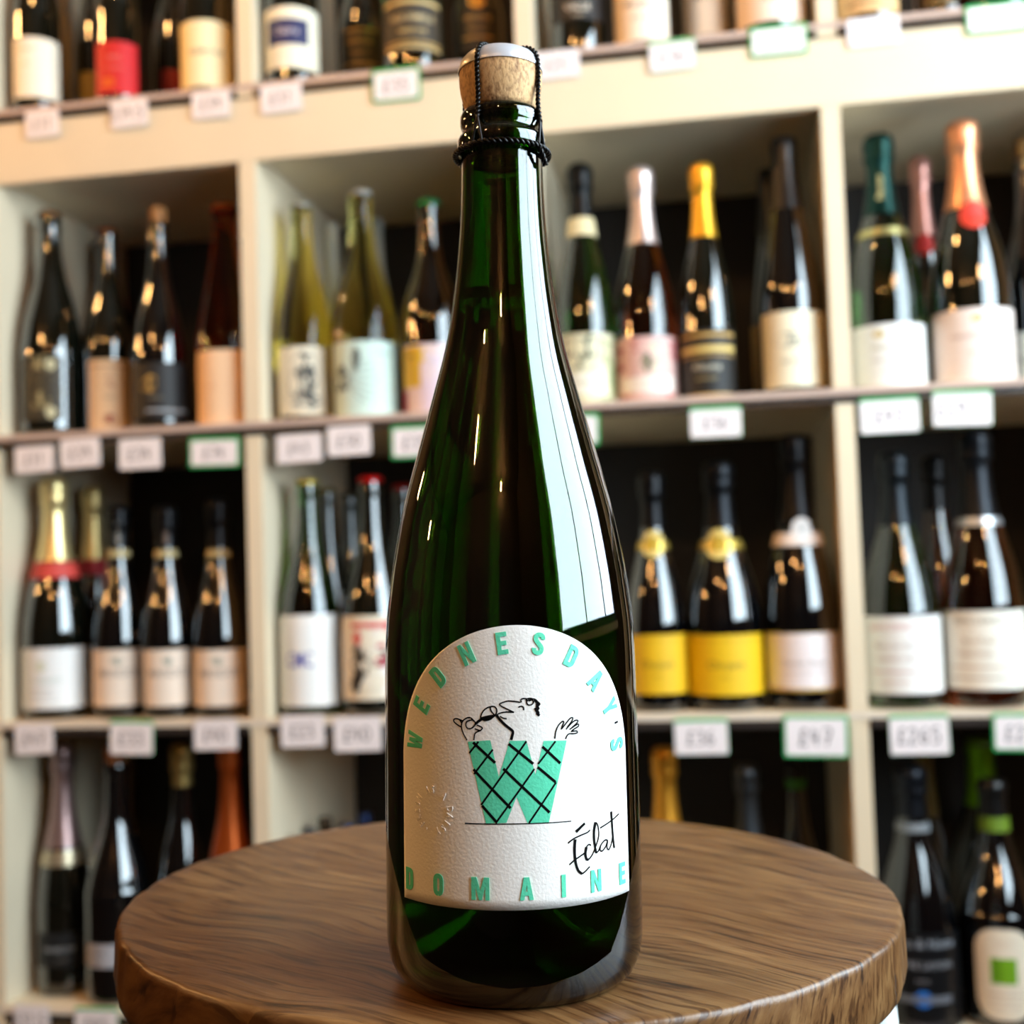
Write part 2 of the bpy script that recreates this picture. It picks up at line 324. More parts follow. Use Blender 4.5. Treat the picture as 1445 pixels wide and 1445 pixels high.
# ================================================================ SHELVING
cab = empty('shelving_unit', wp(*SO), ROOT_ROT, 'cream painted open shelving wall filled with wine bottles, behind the wooden stool', 'shelving')
back_m = mat('dark_back_board', (30, 21, 14), .6, build=noisy(20, .15, .05)); rail_m = mat('dark_ticket_rail', (50, 42, 38), .35, build=noisy(50, .1, .02))
DEP = 360; UP = [-711 + 367 * i for i in range(6)]; UW = 22
BT = {1: 784, 2: 343, 3: -36, 4: -402, 5: -775}      # top of each board
TH = 17
def board(name, zt, zb): return bxo(name, (UP[0], UP[-1] + UW, 0, DEP, zb, zt), CREAM, cab, .8)
for k in (1, 2, 3, 4, 5): board('shelf_board', BT[k], BT[k] - TH)
board('shelf_board', 1150, 1132)
bxo('fascia', (UP[0], UP[-1] + UW, 0, 18, 682, 764), CREAM, cab, 1)
bxo('shelf_board', (UP[0], UP[-1] + UW, 18, DEP, 692, 708), CREAM, cab, .5)
rows = [(BT[1], 1132), (BT[2], 682), (BT[3], BT[2] - TH), (BT[4], BT[3] - TH), (BT[5], BT[4] - TH)]
for a, b in rows:
    for j, u in enumerate(UP):
        if a == BT[2]:
            V, Fc = [], []; box(V, Fc, u, u + UW, 0, 18, a, b); box(V, Fc, u, u + UW, 18, DEP, a, 692); mesh('upright', V, Fc, CREAM, cab)
        else: bxo('upright', (u, u + UW, 0, DEP, a, b), CREAM, cab, .8)
bxo('back_panel', (UP[0], UP[-1] + UW, DEP, DEP + 8, BT[5] - TH, 1150), back_m, cab, 0)
bxo('plinth', (UP[0], UP[-1] + UW, 20, DEP, ZF, BT[5] - TH), CREAM, cab, 0)
for a, b in zip(UP, UP[1:]):
    for k in (1, 3, 4): bxo('ticket_rail', (a + UW + 1, b - 1, -1.6, 0, BT[k] - TH - 1, BT[k] - 8.5), rail_m, cab, 0)
bxo('ticket_rail', (UP[0], UP[-1] + UW, -1.6, 0, BT[2] - TH - 1, BT[2] - 8.5), rail_m, cab, 0)
for k in (1, 2, 3, 4): bxo('shelf_lip', (UP[0], UP[-1] + UW, -1.4, 0, BT[k] - 8.5, BT[k] - .5), mat('mauve_edge_strip', (206, 180, 166), .2, build=noisy(50, .02, 0)) if k < 3 else mat('pale_edge_strip', (236, 220, 200), .25, build=noisy(50, .02, 0)), cab, .3)

# ================================================================ THE STOOL
lean = math.atan(.016)
st = empty('wooden_stool', wp(-6.4, 534.8, -4), (0, 0, 0), 'round stool with thick brown waxed wood seat, the green bottle standing on it', 'stool')
RS = 164
def seat_mesh():
    prof = [(-29, 0), (-29, RS - 6), (-28, RS - 3), (-25, RS - .4), (-20, RS + .6), (-3, RS), (-1.4, RS - .3), (-.4, RS - 1.1), (0, RS - 2.4), (0, RS - 12), (0, 0)]
    V, Fc = lathe(prof, 220); rnd = random.Random(3); out = []
    kk = [rnd.uniform(0, 6.28) for _ in range(8)]
    for x, y, z in V:
        a = math.atan2(y, x); r = math.hypot(x, y)
        if r > RS - 4:
            f = .35 * sum(math.sin(a * n + kk[i]) for i, n in enumerate((3, 7, 13, 29, 47))) / 2
            d = 0
            if -4.5 < z < -.1 : d = -max(0, math.sin(a * 41 + kk[5]) * math.sin(a * 17 + kk[6]) - .55) * 2.2   # nicks in the edge
            x *= (r + f + d) / r; y *= (r + f + d) / r
        out.append((x, y, z))
    return out, Fc
V, Fc = seat_mesh(); seat = mesh('seat', V, Fc, WOOD, st, True, 50); seat.rotation_euler = (0, lean, 0); seat.location = (0, 0, .004)
crack_m = mat('wood_crack_shadow', (22, 13, 7), .9, build=noisy(80, .2, .2))
leg_m = mat('white_painted_metal', (238, 242, 240), .35, build=noisy(30, .02, .03))
V, Fc = [], []
crk = [(0, -12), (.6, -15), (-.5, -17.5), (.9, -20), (.2, -22.5), (-1.6, -25), (-2.4, -27)]
ca = math.radians(-31)
V, Fc = ribbon(crk, .9, .5, 1)
mesh('edge_crack', [((RS + 1.1) * math.cos(ca + s / RS), (RS + 1.1) * math.sin(ca + s / RS), z) for s, z, _ in V], Fc, crack_m, seat)
for k in range(4):
    a = math.radians(-3 + 90 * k); dx, dy = math.cos(a), math.sin(a)
    path = [(dx * 151, dy * 151, -29 + (-dx * 151 * .016) + 3), (dx * 178, dy * 178, -420), (dx * 205, dy * 205, -794)]
    V, Fc = tube([Vector(p) for p in path], 12, 12); lg = mesh('leg', V, Fc, leg_m, st, True)
    V, Fc = lathe([(-796, 0), (-796, 13), (-786, 14), (-780, 13.6), (-780, 0)], 16); f = mesh('rubber_foot', [(x + dx * 205, y + dy * 205, z) for x, y, z in V], Fc, lamp_body, lg, True)
V, Fc = tube([(182 * math.cos(2 * PI * i / 64), 182 * math.sin(2 * PI * i / 64), -480) for i in range(64)], 8, 10, True); mesh('foot_ring', V, Fc, leg_m, st, True)

# ================================================================ THE BOTTLE ON THE STOOL
hero = empty('sparkling_wine_bottle', wp(-4.03, 424, 0), (0, lean, 0), 'large green sparkling wine bottle with white arched label and wired cork, standing on the stool', 'bottle')
def hero_glass(nt, b):
    pass
GG = mat('green_bottle_glass', (104, 152, 56), .0, 0, 1, 1.52, .4)
va = nd(GG.node_tree, 'ShaderNodeVolumeAbsorption', Density=560.0); va.inputs['Color'].default_value = (.38, .64, .05, 1); GG.node_tree.links.new(va.outputs[0], GG.node_tree.nodes['Material Output'].inputs['Volume'])
body = spline([(14, 44.1), (30, 44.2), (66, 44), (104, 43.7), (120, 43.1), (131, 41.9), (142.8, 40.2), (161.3, 36.6), (180.1, 31.5), (199, 26.2), (218, 21.1), (237, 17.8), (256, 15.7), (270, 14.85), (285, 14.4)], 5)
out_p = [(24, 0), (22, 8), (14, 17), (4, 28), (.6, 33), (0, 35.5), (1, 38.6), (3.6, 41.3), (8, 43.2)] + body
top_p = [(286.5, 14.5), (287.3, 15.3), (288.5, 15.8), (291.5, 15.8), (292.8, 15.3), (293.6, 14.3), (295.4, 14.0), (296.5, 14.4), (298, 14.8), (300, 14.8), (301.6, 14.2), (302.3, 13), (302.3, 10.5), (301, 9.5)]
rad = radius_at(body)
inn = [(z, rad(z) - 3.2) for z in range(284, 18, -6)]
inner = [(301, 9.4), (292, 9.4)] + [(z, max(9.5, r)) for z, r in inn] + [(14, 39.5), (9, 36), (10, 27), (20, 16), (28, 8), (30, 0)]
V, Fc = lathe(out_p + top_p + inner, 128); glass = mesh('glass', V, Fc, GG, hero, True, 60)
FILL = 236
wp_ = [(30.1, 0), (28.1, 8.1), (20.1, 16.1), (10, 27.2), (9, 36.1), (14, 39.6)] + [(z, rad(z) - 3.1) for z in range(20, FILL, 6)] + [(FILL - .8, rad(FILL) - 3.1), (FILL + .6, rad(FILL) - 3.12), (FILL - .4, rad(FILL) - 4.6), (FILL - .6, 0)]
wine_m = mat('pale_sparkling_wine', (250, 236, 180), 0, 0, 1, 1.34)
V, Fc = lathe(wp_, 96); mesh('wine', V, Fc, wine_m, hero, True, 60)
# cork, plaque and wire
def cork_n(nt, b):
    co = coords(nt, (1, 1, .55)); n = nd(nt, 'ShaderNodeTexNoise', Scale=900.0, Detail=4.0); nt.links.new(co, n.inputs['Vector'])
    n2 = nd(nt, 'ShaderNodeTexNoise', Scale=90.0, Detail=2.0); nt.links.new(co, n2.inputs['Vector'])
    r = nt.nodes.new('ShaderNodeValToRGB'); r.color_ramp.elements[0].position = .34; r.color_ramp.elements[0].color = lin((120, 78, 42)); r.color_ramp.elements[1].position = .56; r.color_ramp.elements[1].color = lin((214, 170, 118))
    mx = nd(nt, 'ShaderNodeMixRGB', Fac=.35); nt.links.new(n.outputs['Fac'], mx.inputs[1]); nt.links.new(n2.outputs['Fac'], mx.inputs[2]); nt.links.new(mx.outputs[0], r.inputs[0]); nt.links.new(r.outputs[0], b.inputs['Base Color'])
    bp = nd(nt, 'ShaderNodeBump', Strength=.4, Distance=.0005); nt.links.new(n.outputs['Fac'], bp.inputs['Height']); nt.links.new(bp.outputs[0], b.inputs['Normal'])
CORK = mat('cork', (200, 150, 100), .7, build=cork_n)
V, Fc = lathe([(284, 0), (284, 9.2), (300, 9.2), (302.6, 12.4)] + spline([(303.2, 12.9), (306, 13.6), (310, 14.5), (314.5, 14.9), (318, 14.5), (320, 13.4)], 4) + [(321, 0)], 64); mesh('cork', V, Fc, CORK, hero, True)
plate_m = mat('white_metal_plaque', (222, 224, 232), .3, .35, build=noisy(60, .03, .02))
V, Fc = lathe([(317.2, 14.75), (316.9, 15.15), (317.6, 15.2), (320.5, 14.3), (322.4, 12.6), (323.6, 10.5), (323.2, 8), (323.2, 0)], 64); mesh('cap_plaque', V, Fc, plate_m, hero, True, 60)
wire_m = mat('black_wire', (16, 14, 14), .28, .5, build=noisy(200, .2, .05))
A0 = math.radians(-90 - 31)
cage = None
V, Fc = twisted([(16.7 * math.cos(2 * PI * i / 72), 16.7 * math.sin(2 * PI * i / 72), 286.6) for i in range(72)], .62, .6, 4.0, True); cage = mesh('wire_collar', V, Fc, wire_m, hero, True, 80)
for k in range(4):
    a = A0 + k * PI / 2; c, s = math.cos(a), math.sin(a)
    pts = spline([(6.2, 324.3), (10.5, 323.9), (13.4, 322.4), (15.2, 319.5), (15.7, 314), (15.4, 308), (15.3, 302), (16.0, 296)], 4)
    V, Fc = twisted([(r * c, r * s, z) for r, z in pts], .5, .48, 3.3)
    V2, F2 = [], []
    for sg in (-1, 1): tube([((15.95 + .1 * j) * math.cos(a + sg * .02 * j), (15.95 + .1 * j) * math.sin(a + sg * .02 * j), 296.6 - 1.6 * j) for j in range(7)], .5, 6, False, V2, F2)
    V, Fc = join2d((V, Fc), (V2, F2)); mesh('wire_leg', V, Fc, wire_m, cage, True, 80)
V, Fc = twisted([(6 * math.cos(2 * PI * i / 40), 6 * math.sin(2 * PI * i / 40), 324.0) for i in range(40)], .4, .38, 3.2, True); mesh('wire_top_ring', V, Fc, wire_m, cage, True, 80)
a = math.radians(-42); V, Fc = twisted([((17.4 - .1 * j) * math.cos(a + .06 * j), (17.4 - .1 * j) * math.sin(a + .06 * j), 285.8 - 1.0 * j) for j in range(6)], .6, .55, 3); mesh('wire_twist', V, Fc, wire_m, cage, True, 80)
# label
R0 = 44.3; LC = 2.0; LH = 43.2; ZS = 78; ZB = 32.9
def lab_w(z): return LH if z <= ZS else math.sqrt(max(0, LH * LH - (z - ZS) ** 2))
paper = mat('textured_label_paper', (250, 247, 242), .62, build=paper_bump); mint = mat('mint_print', (96, 222, 180), .45, build=paper_bump); ink = mat('black_print', (4, 4, 5), .8, spec=.1, build=noisy(300, .2, .1))
zs = [ZB + (ZS - ZB) * i / 14 for i in range(15)] + [ZS + LH * math.sin(PI / 2 * i / 36) for i in range(1, 37)]
N = 60; V = []; Fc = []
for z in zs:
    w = max(lab_w(z), .02); V += [(LC - w + 2 * w * i / N, z, 0) for i in range(N + 1)]
for j in range(len(zs) - 1): Fc += [(j * (N + 1) + i, j * (N + 1) + i + 1, (j + 1) * (N + 1) + i + 1, (j + 1) * (N + 1) + i) for i in range(N)]
V, Fc = wrap((V, Fc), rad, .22, R0); lab = mesh('label', V, Fc, paper, hero, True, 80)
md = lab.modifiers.new('paper_thickness', 'SOLIDIFY'); md.thickness = .00017; md.offset = -1
def hp(name, VF, off, mt, smooth=False):
    V, Fc = wrap(VF, rad, off, R0); return mesh(name, V, Fc, mt, lab, smooth)
let = []
for ch, s, z in (('W', -34.7, 84), ('E', -31.4, 95.6), ('D', -24.4, 105), ('N', -14, 112.4), ('E', -2.4, 115.6), ('S', 9.4, 115.2), ('D', 20.6, 110.8), ('A', 29.9, 102.8), ('Y', 36.3, 93.6), ('S', 39.6, 81.4)):
    let.append((ch, s, z, math.atan2(z - 78, s - 2.2) - PI / 2, 1))
for ch, s in zip('DOMAINE', (-37.9, -25, -10.4, 4.1, 16, 28, 40.7)): let.append((ch, s, 39.5, 0, 0))
for ch, s, z, up, arch in let:
    VF = glyph(ch)
    lt = hp('raised_letter', place2d(VF, s, z, up), .4, mint); md = lt.modifiers.new('emboss', 'SOLIDIFY'); md.thickness = .0002; md.offset = 0
hp('apostrophe', place2d(rect2d(-.35, .35, -1, 1, 1), 39.6, 88.3, math.radians(-80)), .3, ink)
ART = {'W':[(-13.92,84.83),(-6.54,85.41),(-4.0,74.03),(-0.43,85.17),(4.85,85.12),(7.53,74.44),(10.36,84.83),(18.12,84.51),(11.56,59.51),(4.67,59.67),(1.43,67.76),(-1.87,59.82),(-8.33,59.65)],'plaid':[[(-13.4,81.28),(-10.36,84.9)],[(-11.93,74.8),(-5.77,82.53)],[(-9.77,65.28),(4.84,84.92)],[(-5.25,59.69),(7.22,76.26)],[(5.21,59.65),(14.15,71.71)],[(8.42,77.74),(14.27,84.49)]],'plaid2':[[(-12.13,84.67),(-5.08,78.38)],[(-12.12,76.27),(-0.45,64.33)],[(-9.49,65.09),(-4.91,60.03)],[(-0.79,84.24),(6.9,77.81)],[(-2.6,76.57),(11.83,62.49)],[(9.9,83.04),(15.73,77.52)],[(8.26,76.75),(14.01,71.72)]],'thin':[[(-15.2,59.39),(-0.19,59.47),(10.71,59.36),(19.09,59.21)],[(-14.13,85.3),(-15.34,87.29),(-15.97,89.29),(-15.65,90.99),(-14.53,92.03),(-13.3,92.4),(-12.37,92.01),(-11.74,91.21)],[(-15.97,89.29),(-17.53,90.13),(-18.5,90.91),(-18.64,91.58),(-17.72,91.95),(-16.53,91.51),(-15.81,90.45)],[(-17.12,91.83),(-15.94,91.46),(-15.35,91.0)],[(-12.88,91.59),(-14.04,91.17),(-14.49,90.21),(-14.07,89.14),(-12.92,88.9),(-11.7,89.73),(-11.32,90.74),(-12.02,91.61),(-12.88,91.59)],[(-11.5,88.92),(-9.82,88.41),(-9.04,89.09),(-9.59,89.62),(-10.77,90.08)],[(-9.54,88.41),(-10.95,87.85),(-11.6,87.04),(-11.84,85.35)],[(-9.54,92.45),(-9.03,93.93),(-7.9,95.15),(-6.37,95.82),(-5.0,95.82),(-4.34,94.81),(-4.49,93.8),(-5.05,93.0),(-6.44,91.92),(-7.96,91.52),(-9.2,91.91),(-9.54,92.45)],[(-6.37,95.82),(-6.25,94.81),(-5.58,93.8),(-4.91,93.13)],[(3.15,97.05),(1.13,97.43),(-0.9,97.53),(-2.26,97.14),(-3.42,96.62),(-2.82,95.94),(-0.94,94.98),(1.07,94.0)],[(1.07,94.0),(-1.3,94.17),(-3.34,93.79),(-4.36,93.26)],[(-3.35,92.79),(-2.34,92.24),(-1.26,92.03)],[(2.45,95.52),(3.47,95.83),(4.14,95.34),(4.13,94.6)],[(3.49,97.04),(3.3,97.85),(4.19,98.23),(5.08,98.07),(5.07,97.4)],[(5.06,97.13),(5.55,97.65),(6.58,97.76),(7.26,97.33),(7.1,96.53),(6.27,96.15),(5.46,96.31),(5.06,97.13)],[(5.88,97.31),(7.27,98.0),(8.23,97.57),(8.77,96.74),(8.07,96.23)],[(4.8,98.01),(6.24,98.24),(7.54,97.86)],[(14.07,85.31),(14.31,86.84),(14.7,88.17),(15.46,89.48),(16.74,90.55),(17.26,90.25),(16.64,89.07),(16.32,88.01)],[(16.47,88.27),(17.85,89.67),(19.57,91.39),(20.5,91.39),(20.01,90.34),(18.43,88.62)],[(17.96,87.97),(19.52,89.42),(21.19,90.53),(22.39,90.44),(21.89,89.66),(19.96,88.31)],[(19.18,87.82),(20.75,88.66),(22.36,89.36),(22.51,88.67),(21.05,87.96),(19.94,87.36)],[(19.71,87.17),(21.67,87.23),(22.06,86.66),(20.86,86.41),(19.15,86.53),(18.22,85.92),(17.75,84.94)]],'thick':[[(-4.5,93.26),(-3.37,91.78),(-1.7,90.08),(-0.23,88.92),(0.63,87.97),(0.4,86.7),(0.04,85.43)],[(-9.06,92.11),(-10.26,91.23),(-11.33,90.41)],[(7.54,97.72),(8.36,97.02),(9.18,96.32),(8.33,95.68),(8.87,94.98),(8.03,94.48),(8.72,93.91),(8.43,93.39),(9.25,92.81)],[(7.77,95.23),(8.3,94.2),(8.98,93.36)]],'wine':[[(-9.4,92.58),(-7.8,93.0),(-6.41,93.27),(-5.18,93.4),(-5.61,92.46),(-6.78,91.79),(-8.17,91.52),(-9.2,91.91)]],'scr_thick':[[(20.71,55.67),(22.16,56.72),(24.07,57.99)],[(20.35,53.43),(20.05,50.37),(20.21,47.0),(21.07,43.87),(22.63,42.39)],[(35.58,60.17),(35.8,57.03),(36.02,53.55),(36.36,50.4),(36.73,48.26)],[(28.3,57.79),(27.59,54.83),(27.68,51.42),(28.3,48.07)],[(24.47,50.5),(24.0,48.54),(24.38,46.8),(25.21,46.49)]],'scr_thin':[[(17.81,52.49),(19.73,53.63),(22.51,54.46),(25.0,55.03),(26.04,55.71)],[(22.63,42.39),(24.04,43.14),(25.58,44.27)],[(18.11,45.76),(19.97,47.02),(21.96,47.93),(23.68,48.72)],[(24.47,50.5),(25.33,51.2),(26.26,50.8)],[(25.21,46.49),(26.7,47.83),(27.9,49.69),(29.54,53.19),(29.27,56.63),(28.3,57.79)],[(28.3,48.07),(29.42,48.78),(30.4,50.34),(32.18,51.56),(33.39,51.37)],[(30.4,50.34),(29.98,48.9),(30.92,48.35),(32.62,49.65),(33.6,51.47),(33.12,49.22),(33.91,48.27),(35.24,49.9),(35.97,52.18)],[(30.17,55.69),(33.34,56.59),(36.6,57.6),(39.75,58.82)]]}
Wp = ART['W']
def wpoly():
    bm = bmesh.new(); vs = [bm.verts.new((s, z, 0)) for s, z in Wp]; bm.faces.new(vs); bmesh.ops.triangulate(bm, faces=bm.faces[:]); bm.verts.index_update()
    r = [tuple(v.co) for v in bm.verts], [tuple(v.index for v in f.verts) for f in bm.faces]; bm.free()
    return slices(*r)
hp('mint_letter', wpoly(), .30, mint)
def strokes(key, w, w1=None, sm=3, pick=slice(None)):
    V, Fc = [], []
    for st_ in ART[key][pick]: ribbon(st_, w, w1, sm, V, Fc)
    return V, Fc
hp('check_lines', join2d(strokes('plaid', .62, .62, 1), strokes('plaid2', .9, .9, 1)), .34, ink)
wn_poly = ART['wine'][0]; c = (sum(p[0] for p in wn_poly) / len(wn_poly), sum(p[1] for p in wn_poly) / len(wn_poly))
wv = [(c[0], c[1], 0)] + [(a, b, 0) for a, b in wn_poly]
hp('floor_line', strokes('thin', .4, .3, 3, slice(0, 1)), .34, ink)
hp('person_drawing', join2d(strokes('thin', .44, None, 3, slice(1, None)), strokes('thick', .85), (wv, [(0, i, i % len(wn_poly) + 1) for i in range(1, len(wn_poly) + 1)])), .34, ink)
hp('handwritten_word', join2d(strokes('scr_thick', 1.05, .8), strokes('scr_thin', .5)), .34, ink)
emb = []
txt = 'FRESH AS A DAISY •'; n = len(txt)
for i, ch in enumerate(txt):
    if ch == ' ': continue
    a = math.radians(228 - i * 360 / n)
    emb.append(place2d(text2d(ch, 3.3, .72, .03, .13), -27.1 + 6.6 * math.cos(a), 62.6 + 6.4 * math.sin(a), a - PI / 2))
hp('embossed_ring', join2d(*emb), .36, paper)

# ================================================================ BOTTLES ON THE SHELVES
SHAPE = {'champ': [(.035, 1), (.33, 1), (.39, .98), (.463, .915), (.524, .833), (.585, .72), (.646, .60), (.707, .48), (.77, .404), (.83, .356), (.925, .33), (.93, .37), (.945, .37), (.95, .335), (.985, .33), (1, .30)],
         'burg': [(.035, 1), (.42, 1), (.47, .97), (.52, .9), (.57, .8), (.62, .68), (.67, .56), (.72, .46), (.78, .38), (.86, .345), (.95, .335), (.955, .37), (.985, .37), (1, .34)],
         'flute': [(.035, 1), (.36, 1), (.44, .94), (.52, .84), (.6, .72), (.68, .61), (.76, .5), (.84, .42), (.92, .38), (.95, .37), (.955, .4), (.985, .4), (1, .37)]}
GLASS = {'dark': mat('dark_olive_glass', (10, 13, 8), .04, coat=1, spec=.6, ior=1.52), 'black': mat('black_bottle_glass', (5, 6, 8), .06, coat=1, spec=.6, ior=1.52),
         'green': mat('deep_green_glass', (60, 105, 45), .02, 0, 1, 1.36, 1), 'brown': mat('amber_brown_glass', (92, 42, 16), .02, 0, 1, 1.36, 1),
         'clear': mat('yellow_white_wine_glass', (236, 218, 120), .01, 0, 1, 1.34), 'rose': mat('rose_wine_glass', (222, 96, 48), .01, 0, 1, 1.34),
         'darkrose': mat('dark_rose_wine_glass', (140, 62, 30), .02, 0, 1, 1.36, 1), 'frost': mat('frosted_pale_glass', (200, 198, 186), .45, 0, .6, 1.4)}
pc = {}
def colmat(c, metal=0, rough=None):
    k = (tuple(c), metal)
    if k not in pc:
        nm = ('foil' if metal else 'print') + '_%d_%d_%d' % tuple(c)
        pc[k] = mat(nm, c, rough or (.33 if metal else .6), .75 if metal else 0, build=noisy(160 if metal else 300, .06, .35 if metal else .05, .0006))
    return pc[k]
BOT = []
def offset_by(P, dx): return [(z, r + dx) for z, r in P]
def bottle(row, px, hw, nx, ytop, shape, glass, closure, ccol, cy0, label, labels=(), gap=10, neck=None, seal=None, name=None, zcut=None):
    """px, hw: body axis and half width; nx, ytop: neck axis and top; cy0: lower end of the foil; labels: (x0, x1, y0, y1, colour, prints)"""
    ymid = {1: 60, 2: 520, 3: 940, 4: 1340}[row]; R = 40
    for _ in range(3):
        v = R + gap; u, z, t = on_shelf(px, ymid, v); R = hw * t / F_PX
    H = on_shelf(nx, ytop, v)[1] - BT[row]
    for U in UP:            # keep clear of the uprights
        if u < U + UW / 2 + 0 and u + R > U - 1 and abs(u - U) < 80: ov = u + R - U + 1.5; R -= min(4, ov * .4); u -= ov - min(4, ov * .4)
        elif u >= U + UW / 2 and u - R < U + UW + 1 and abs(u - U) < 90: ov = U + UW - (u - R) + 1.5; R -= min(4, ov * .4); u += ov - min(4, ov * .4)
    if zcut: H = zcut
    b = SO + SE * u + SN * v; face = math.atan2(b.x, b.y)
    sparkling = closure in ('foil', 'wired')
    root = empty(name or ('sparkling_wine_bottle' if sparkling else 'wine_bottle'), wp(b.x, b.y, BT[row] + .1), (0, 0, -face), label, 'bottle', 'bottles on the shelf ' + {1: 'above the cream fascia', 2: 'below the cream fascia', 3: 'at label height of the big bottle', 4: 'behind the stool'}[row])
    GH = H - {'foil': 9, 'crown': 3, 'wired': 22, 'cap': 2, 'none': 0}[closure]
    ctrl = [(GH * a, R * k) for a, k in SHAPE[shape]]; body = spline(ctrl, 3)
    prof = [(14, 0), (10, R * .4), (1, R * .72), (0, R * .84), (1.5, R * .93), (5, R * .985)] + body + [(GH, 0)]
    V, Fc = lathe(prof, 40); g = mesh('glass', V, Fc, GLASS[glass], root, True, 50)
    rr = radius_at(body)
    zf = on_shelf(nx, cy0, v)[1] - BT[row] if cy0 else GH - 20
    if closure == 'foil':
        rn = rr(GH * .9) + 1.4
        P = [(zf, rr(zf) + .1), (zf, rr(zf) + .9)] + [(zf + (GH * .9 - zf) * i / 6, rr(zf + (GH * .9 - zf) * i / 6) + .9) for i in range(1, 7)]
        P += [(H * .885, rn + 1.6), (H * .9, rn + 2.6), (H * .915, rn + 1.4), (H * .93, rn + 2.2), (H * .955, rn + 2.8), (H * .98, rn + 1.6), (H * .994, rn - 2.5), (H, 0)]
        V, Fc = lathe(P, 36); rnd = random.Random(int(px)); V = [(x * (1 + rnd.uniform(-.05, .05)), y * (1 + rnd.uniform(-.05, .05)), z) if z > H * .87 else (x, y, z) for x, y, z in V]
        mesh('foil', V, Fc, colmat(ccol, 1), root, True, 70)
        V, Fc = tube([((rn + 2.4) * math.cos(2 * PI * i / 30), (rn + 2.4) * math.sin(2 * PI * i / 30), H * .9) for i in range(30)], .9, 6, True); mesh('wire_collar', V, Fc, colmat(ccol, 1), root, True, 80)
    elif closure == 'cap':
        P = [(zf, rr(zf) + .1), (zf, rr(zf) + .6)] + [(zf + (GH - zf) * i / 8, rr(zf + (GH - zf) * i / 8) + .7) for i in range(1, 9)] + [(H, rr(GH) - .5), (H, 0)]
        V, Fc = lathe(P, 32); mesh('capsule', V, Fc, colmat(ccol, 1 if sum(ccol) > 150 else 0, .3), root, True, 60)
    elif closure == 'crown':
        r = rr(GH) + 2.6; V, Fc = lathe([(GH - 4.5, r + 1.1), (GH - 3.8, r + 1.2), (GH - 1, r), (GH + 1.8, r - .6), (H, r - 2.5), (H, 0)], 42)
        V = [(x * (1 + .05 * math.cos(21 * math.atan2(y, x))), y * (1 + .05 * math.cos(21 * math.atan2(y, x))), z) if z < GH - 2 else (x, y, z) for x, y, z in V]
        mesh('crown_cap', V, Fc, colmat(ccol, 1), root, True, 60)
    elif closure == 'wired':
        r = rr(GH); V, Fc = lathe([(GH - 8, 0), (GH - 8, r - 3)] + spline([(GH, r - 1.2), (GH + 6, r), (GH + 13, r + .9), (GH + 19, r), (GH + 21.5, r - 3)], 3) + [(H, 0)], 30); ck = mesh('cork', V, Fc, colmat(ccol), root, True)
        for k in range(4):
            a = -PI / 2 + .5 + k * PI / 2; V, Fc = tube([((r + q) * math.cos(a), (r + q) * math.sin(a), GH + h) for q, h in ((1.6, -13), (1.4, 0), (1.9, 13), (-1, 22.4))], .8, 6); mesh('wire_leg', V, Fc, wire_m, ck)
    def patch(x0, x1, y0, y1, col, prints, nm='label', metal=0, off=.25, arch=None):
        a0 = math.asin(max(-.985, min(.985, (x0 - px) / hw))); a1 = math.asin(max(-.985, min(.985, (x1 - px) / hw)))
        z1 = on_shelf(px, y0, v - R)[1] - BT[row]; z0 = on_shelf(px, y1, v - R)[1] - BT[row]
        s0, s1 = a0 * R, a1 * R; rc = min(3, (s1 - s0) * .2) if arch is None else arch
        n, nz = max(8, int((s1 - s0) / 4)), 14; V = []
        for j in range(nz + 1):
            z = z0 + (z1 - z0) * (.5 - .5 * math.cos(PI * j / nz)); d = min(z - z0, z1 - z); q = rc - math.sqrt(max(0, rc * rc - (rc - d) ** 2)) if d < rc else 0
            V += [(s0 + q + (s1 - s0 - 2 * q) * i / n, z, 0) for i in range(n + 1)]
        Fc = [(j * (n + 1) + i, j * (n + 1) + i + 1, (j + 1) * (n + 1) + i + 1, (j + 1) * (n + 1) + i) for j in range(nz) for i in range(n)]
        V, Fc = wrap((V, Fc), rr, off, R); lb = mesh(nm, V, Fc, colmat(col, metal), root, True, 80)
        ww, hh = s1 - s0, z1 - z0; byc = {}; lay = 0
        for p in prints:
            k = p[0]; lay += 1
            S = lambda a: s0 + a * ww
            Z = lambda b_: z0 + b_ * hh
            if k == 't':
                _, tx, a, b_, h, c = p[:6]; xs = p[6] if len(p) > 6 else 1; VF = place2d(text2d(tx, h, xs, .012 * h), S(a), Z(b_)); key = 'lettering'
            elif k == 'r': _, a, a2, b_, b2, c = p; VF = rect2d(S(a), S(a2), Z(b_), Z(b2)); key = 'printed_band'
            elif k == 'e': _, a, b_, ra, rb, c = p; VF = disc2d(S(a), Z(b_), ra * ww, rb * hh); key = 'printed_roundel'
            elif k == 'k': _, a, b_, ra, rb, c = p; VF = blob2d(S(a), Z(b_), ra * ww, rb * hh, int(a * 977 + b_ * 131)); key = 'printed_picture'
            elif k == 'l': _, pts, w, c = p; VF = ribbon([(S(a), Z(b_)) for a, b_ in pts], w); key = 'printed_line'
            byc.setdefault((key, c, lay), []).append((VF, .1 + .02 * lay))
        for (key, c, _l), L in byc.items():
            P = [([(s, z, w + o2) for s, z, w in VF[0]], VF[1]) for VF, o2 in L]; V, Fc = wrap(join2d(*P), rr, off, R); mesh(key, V, Fc, colmat(c), lb)
    for L in labels: patch(*L[:6], **(L[6] if len(L) > 6 else {}))
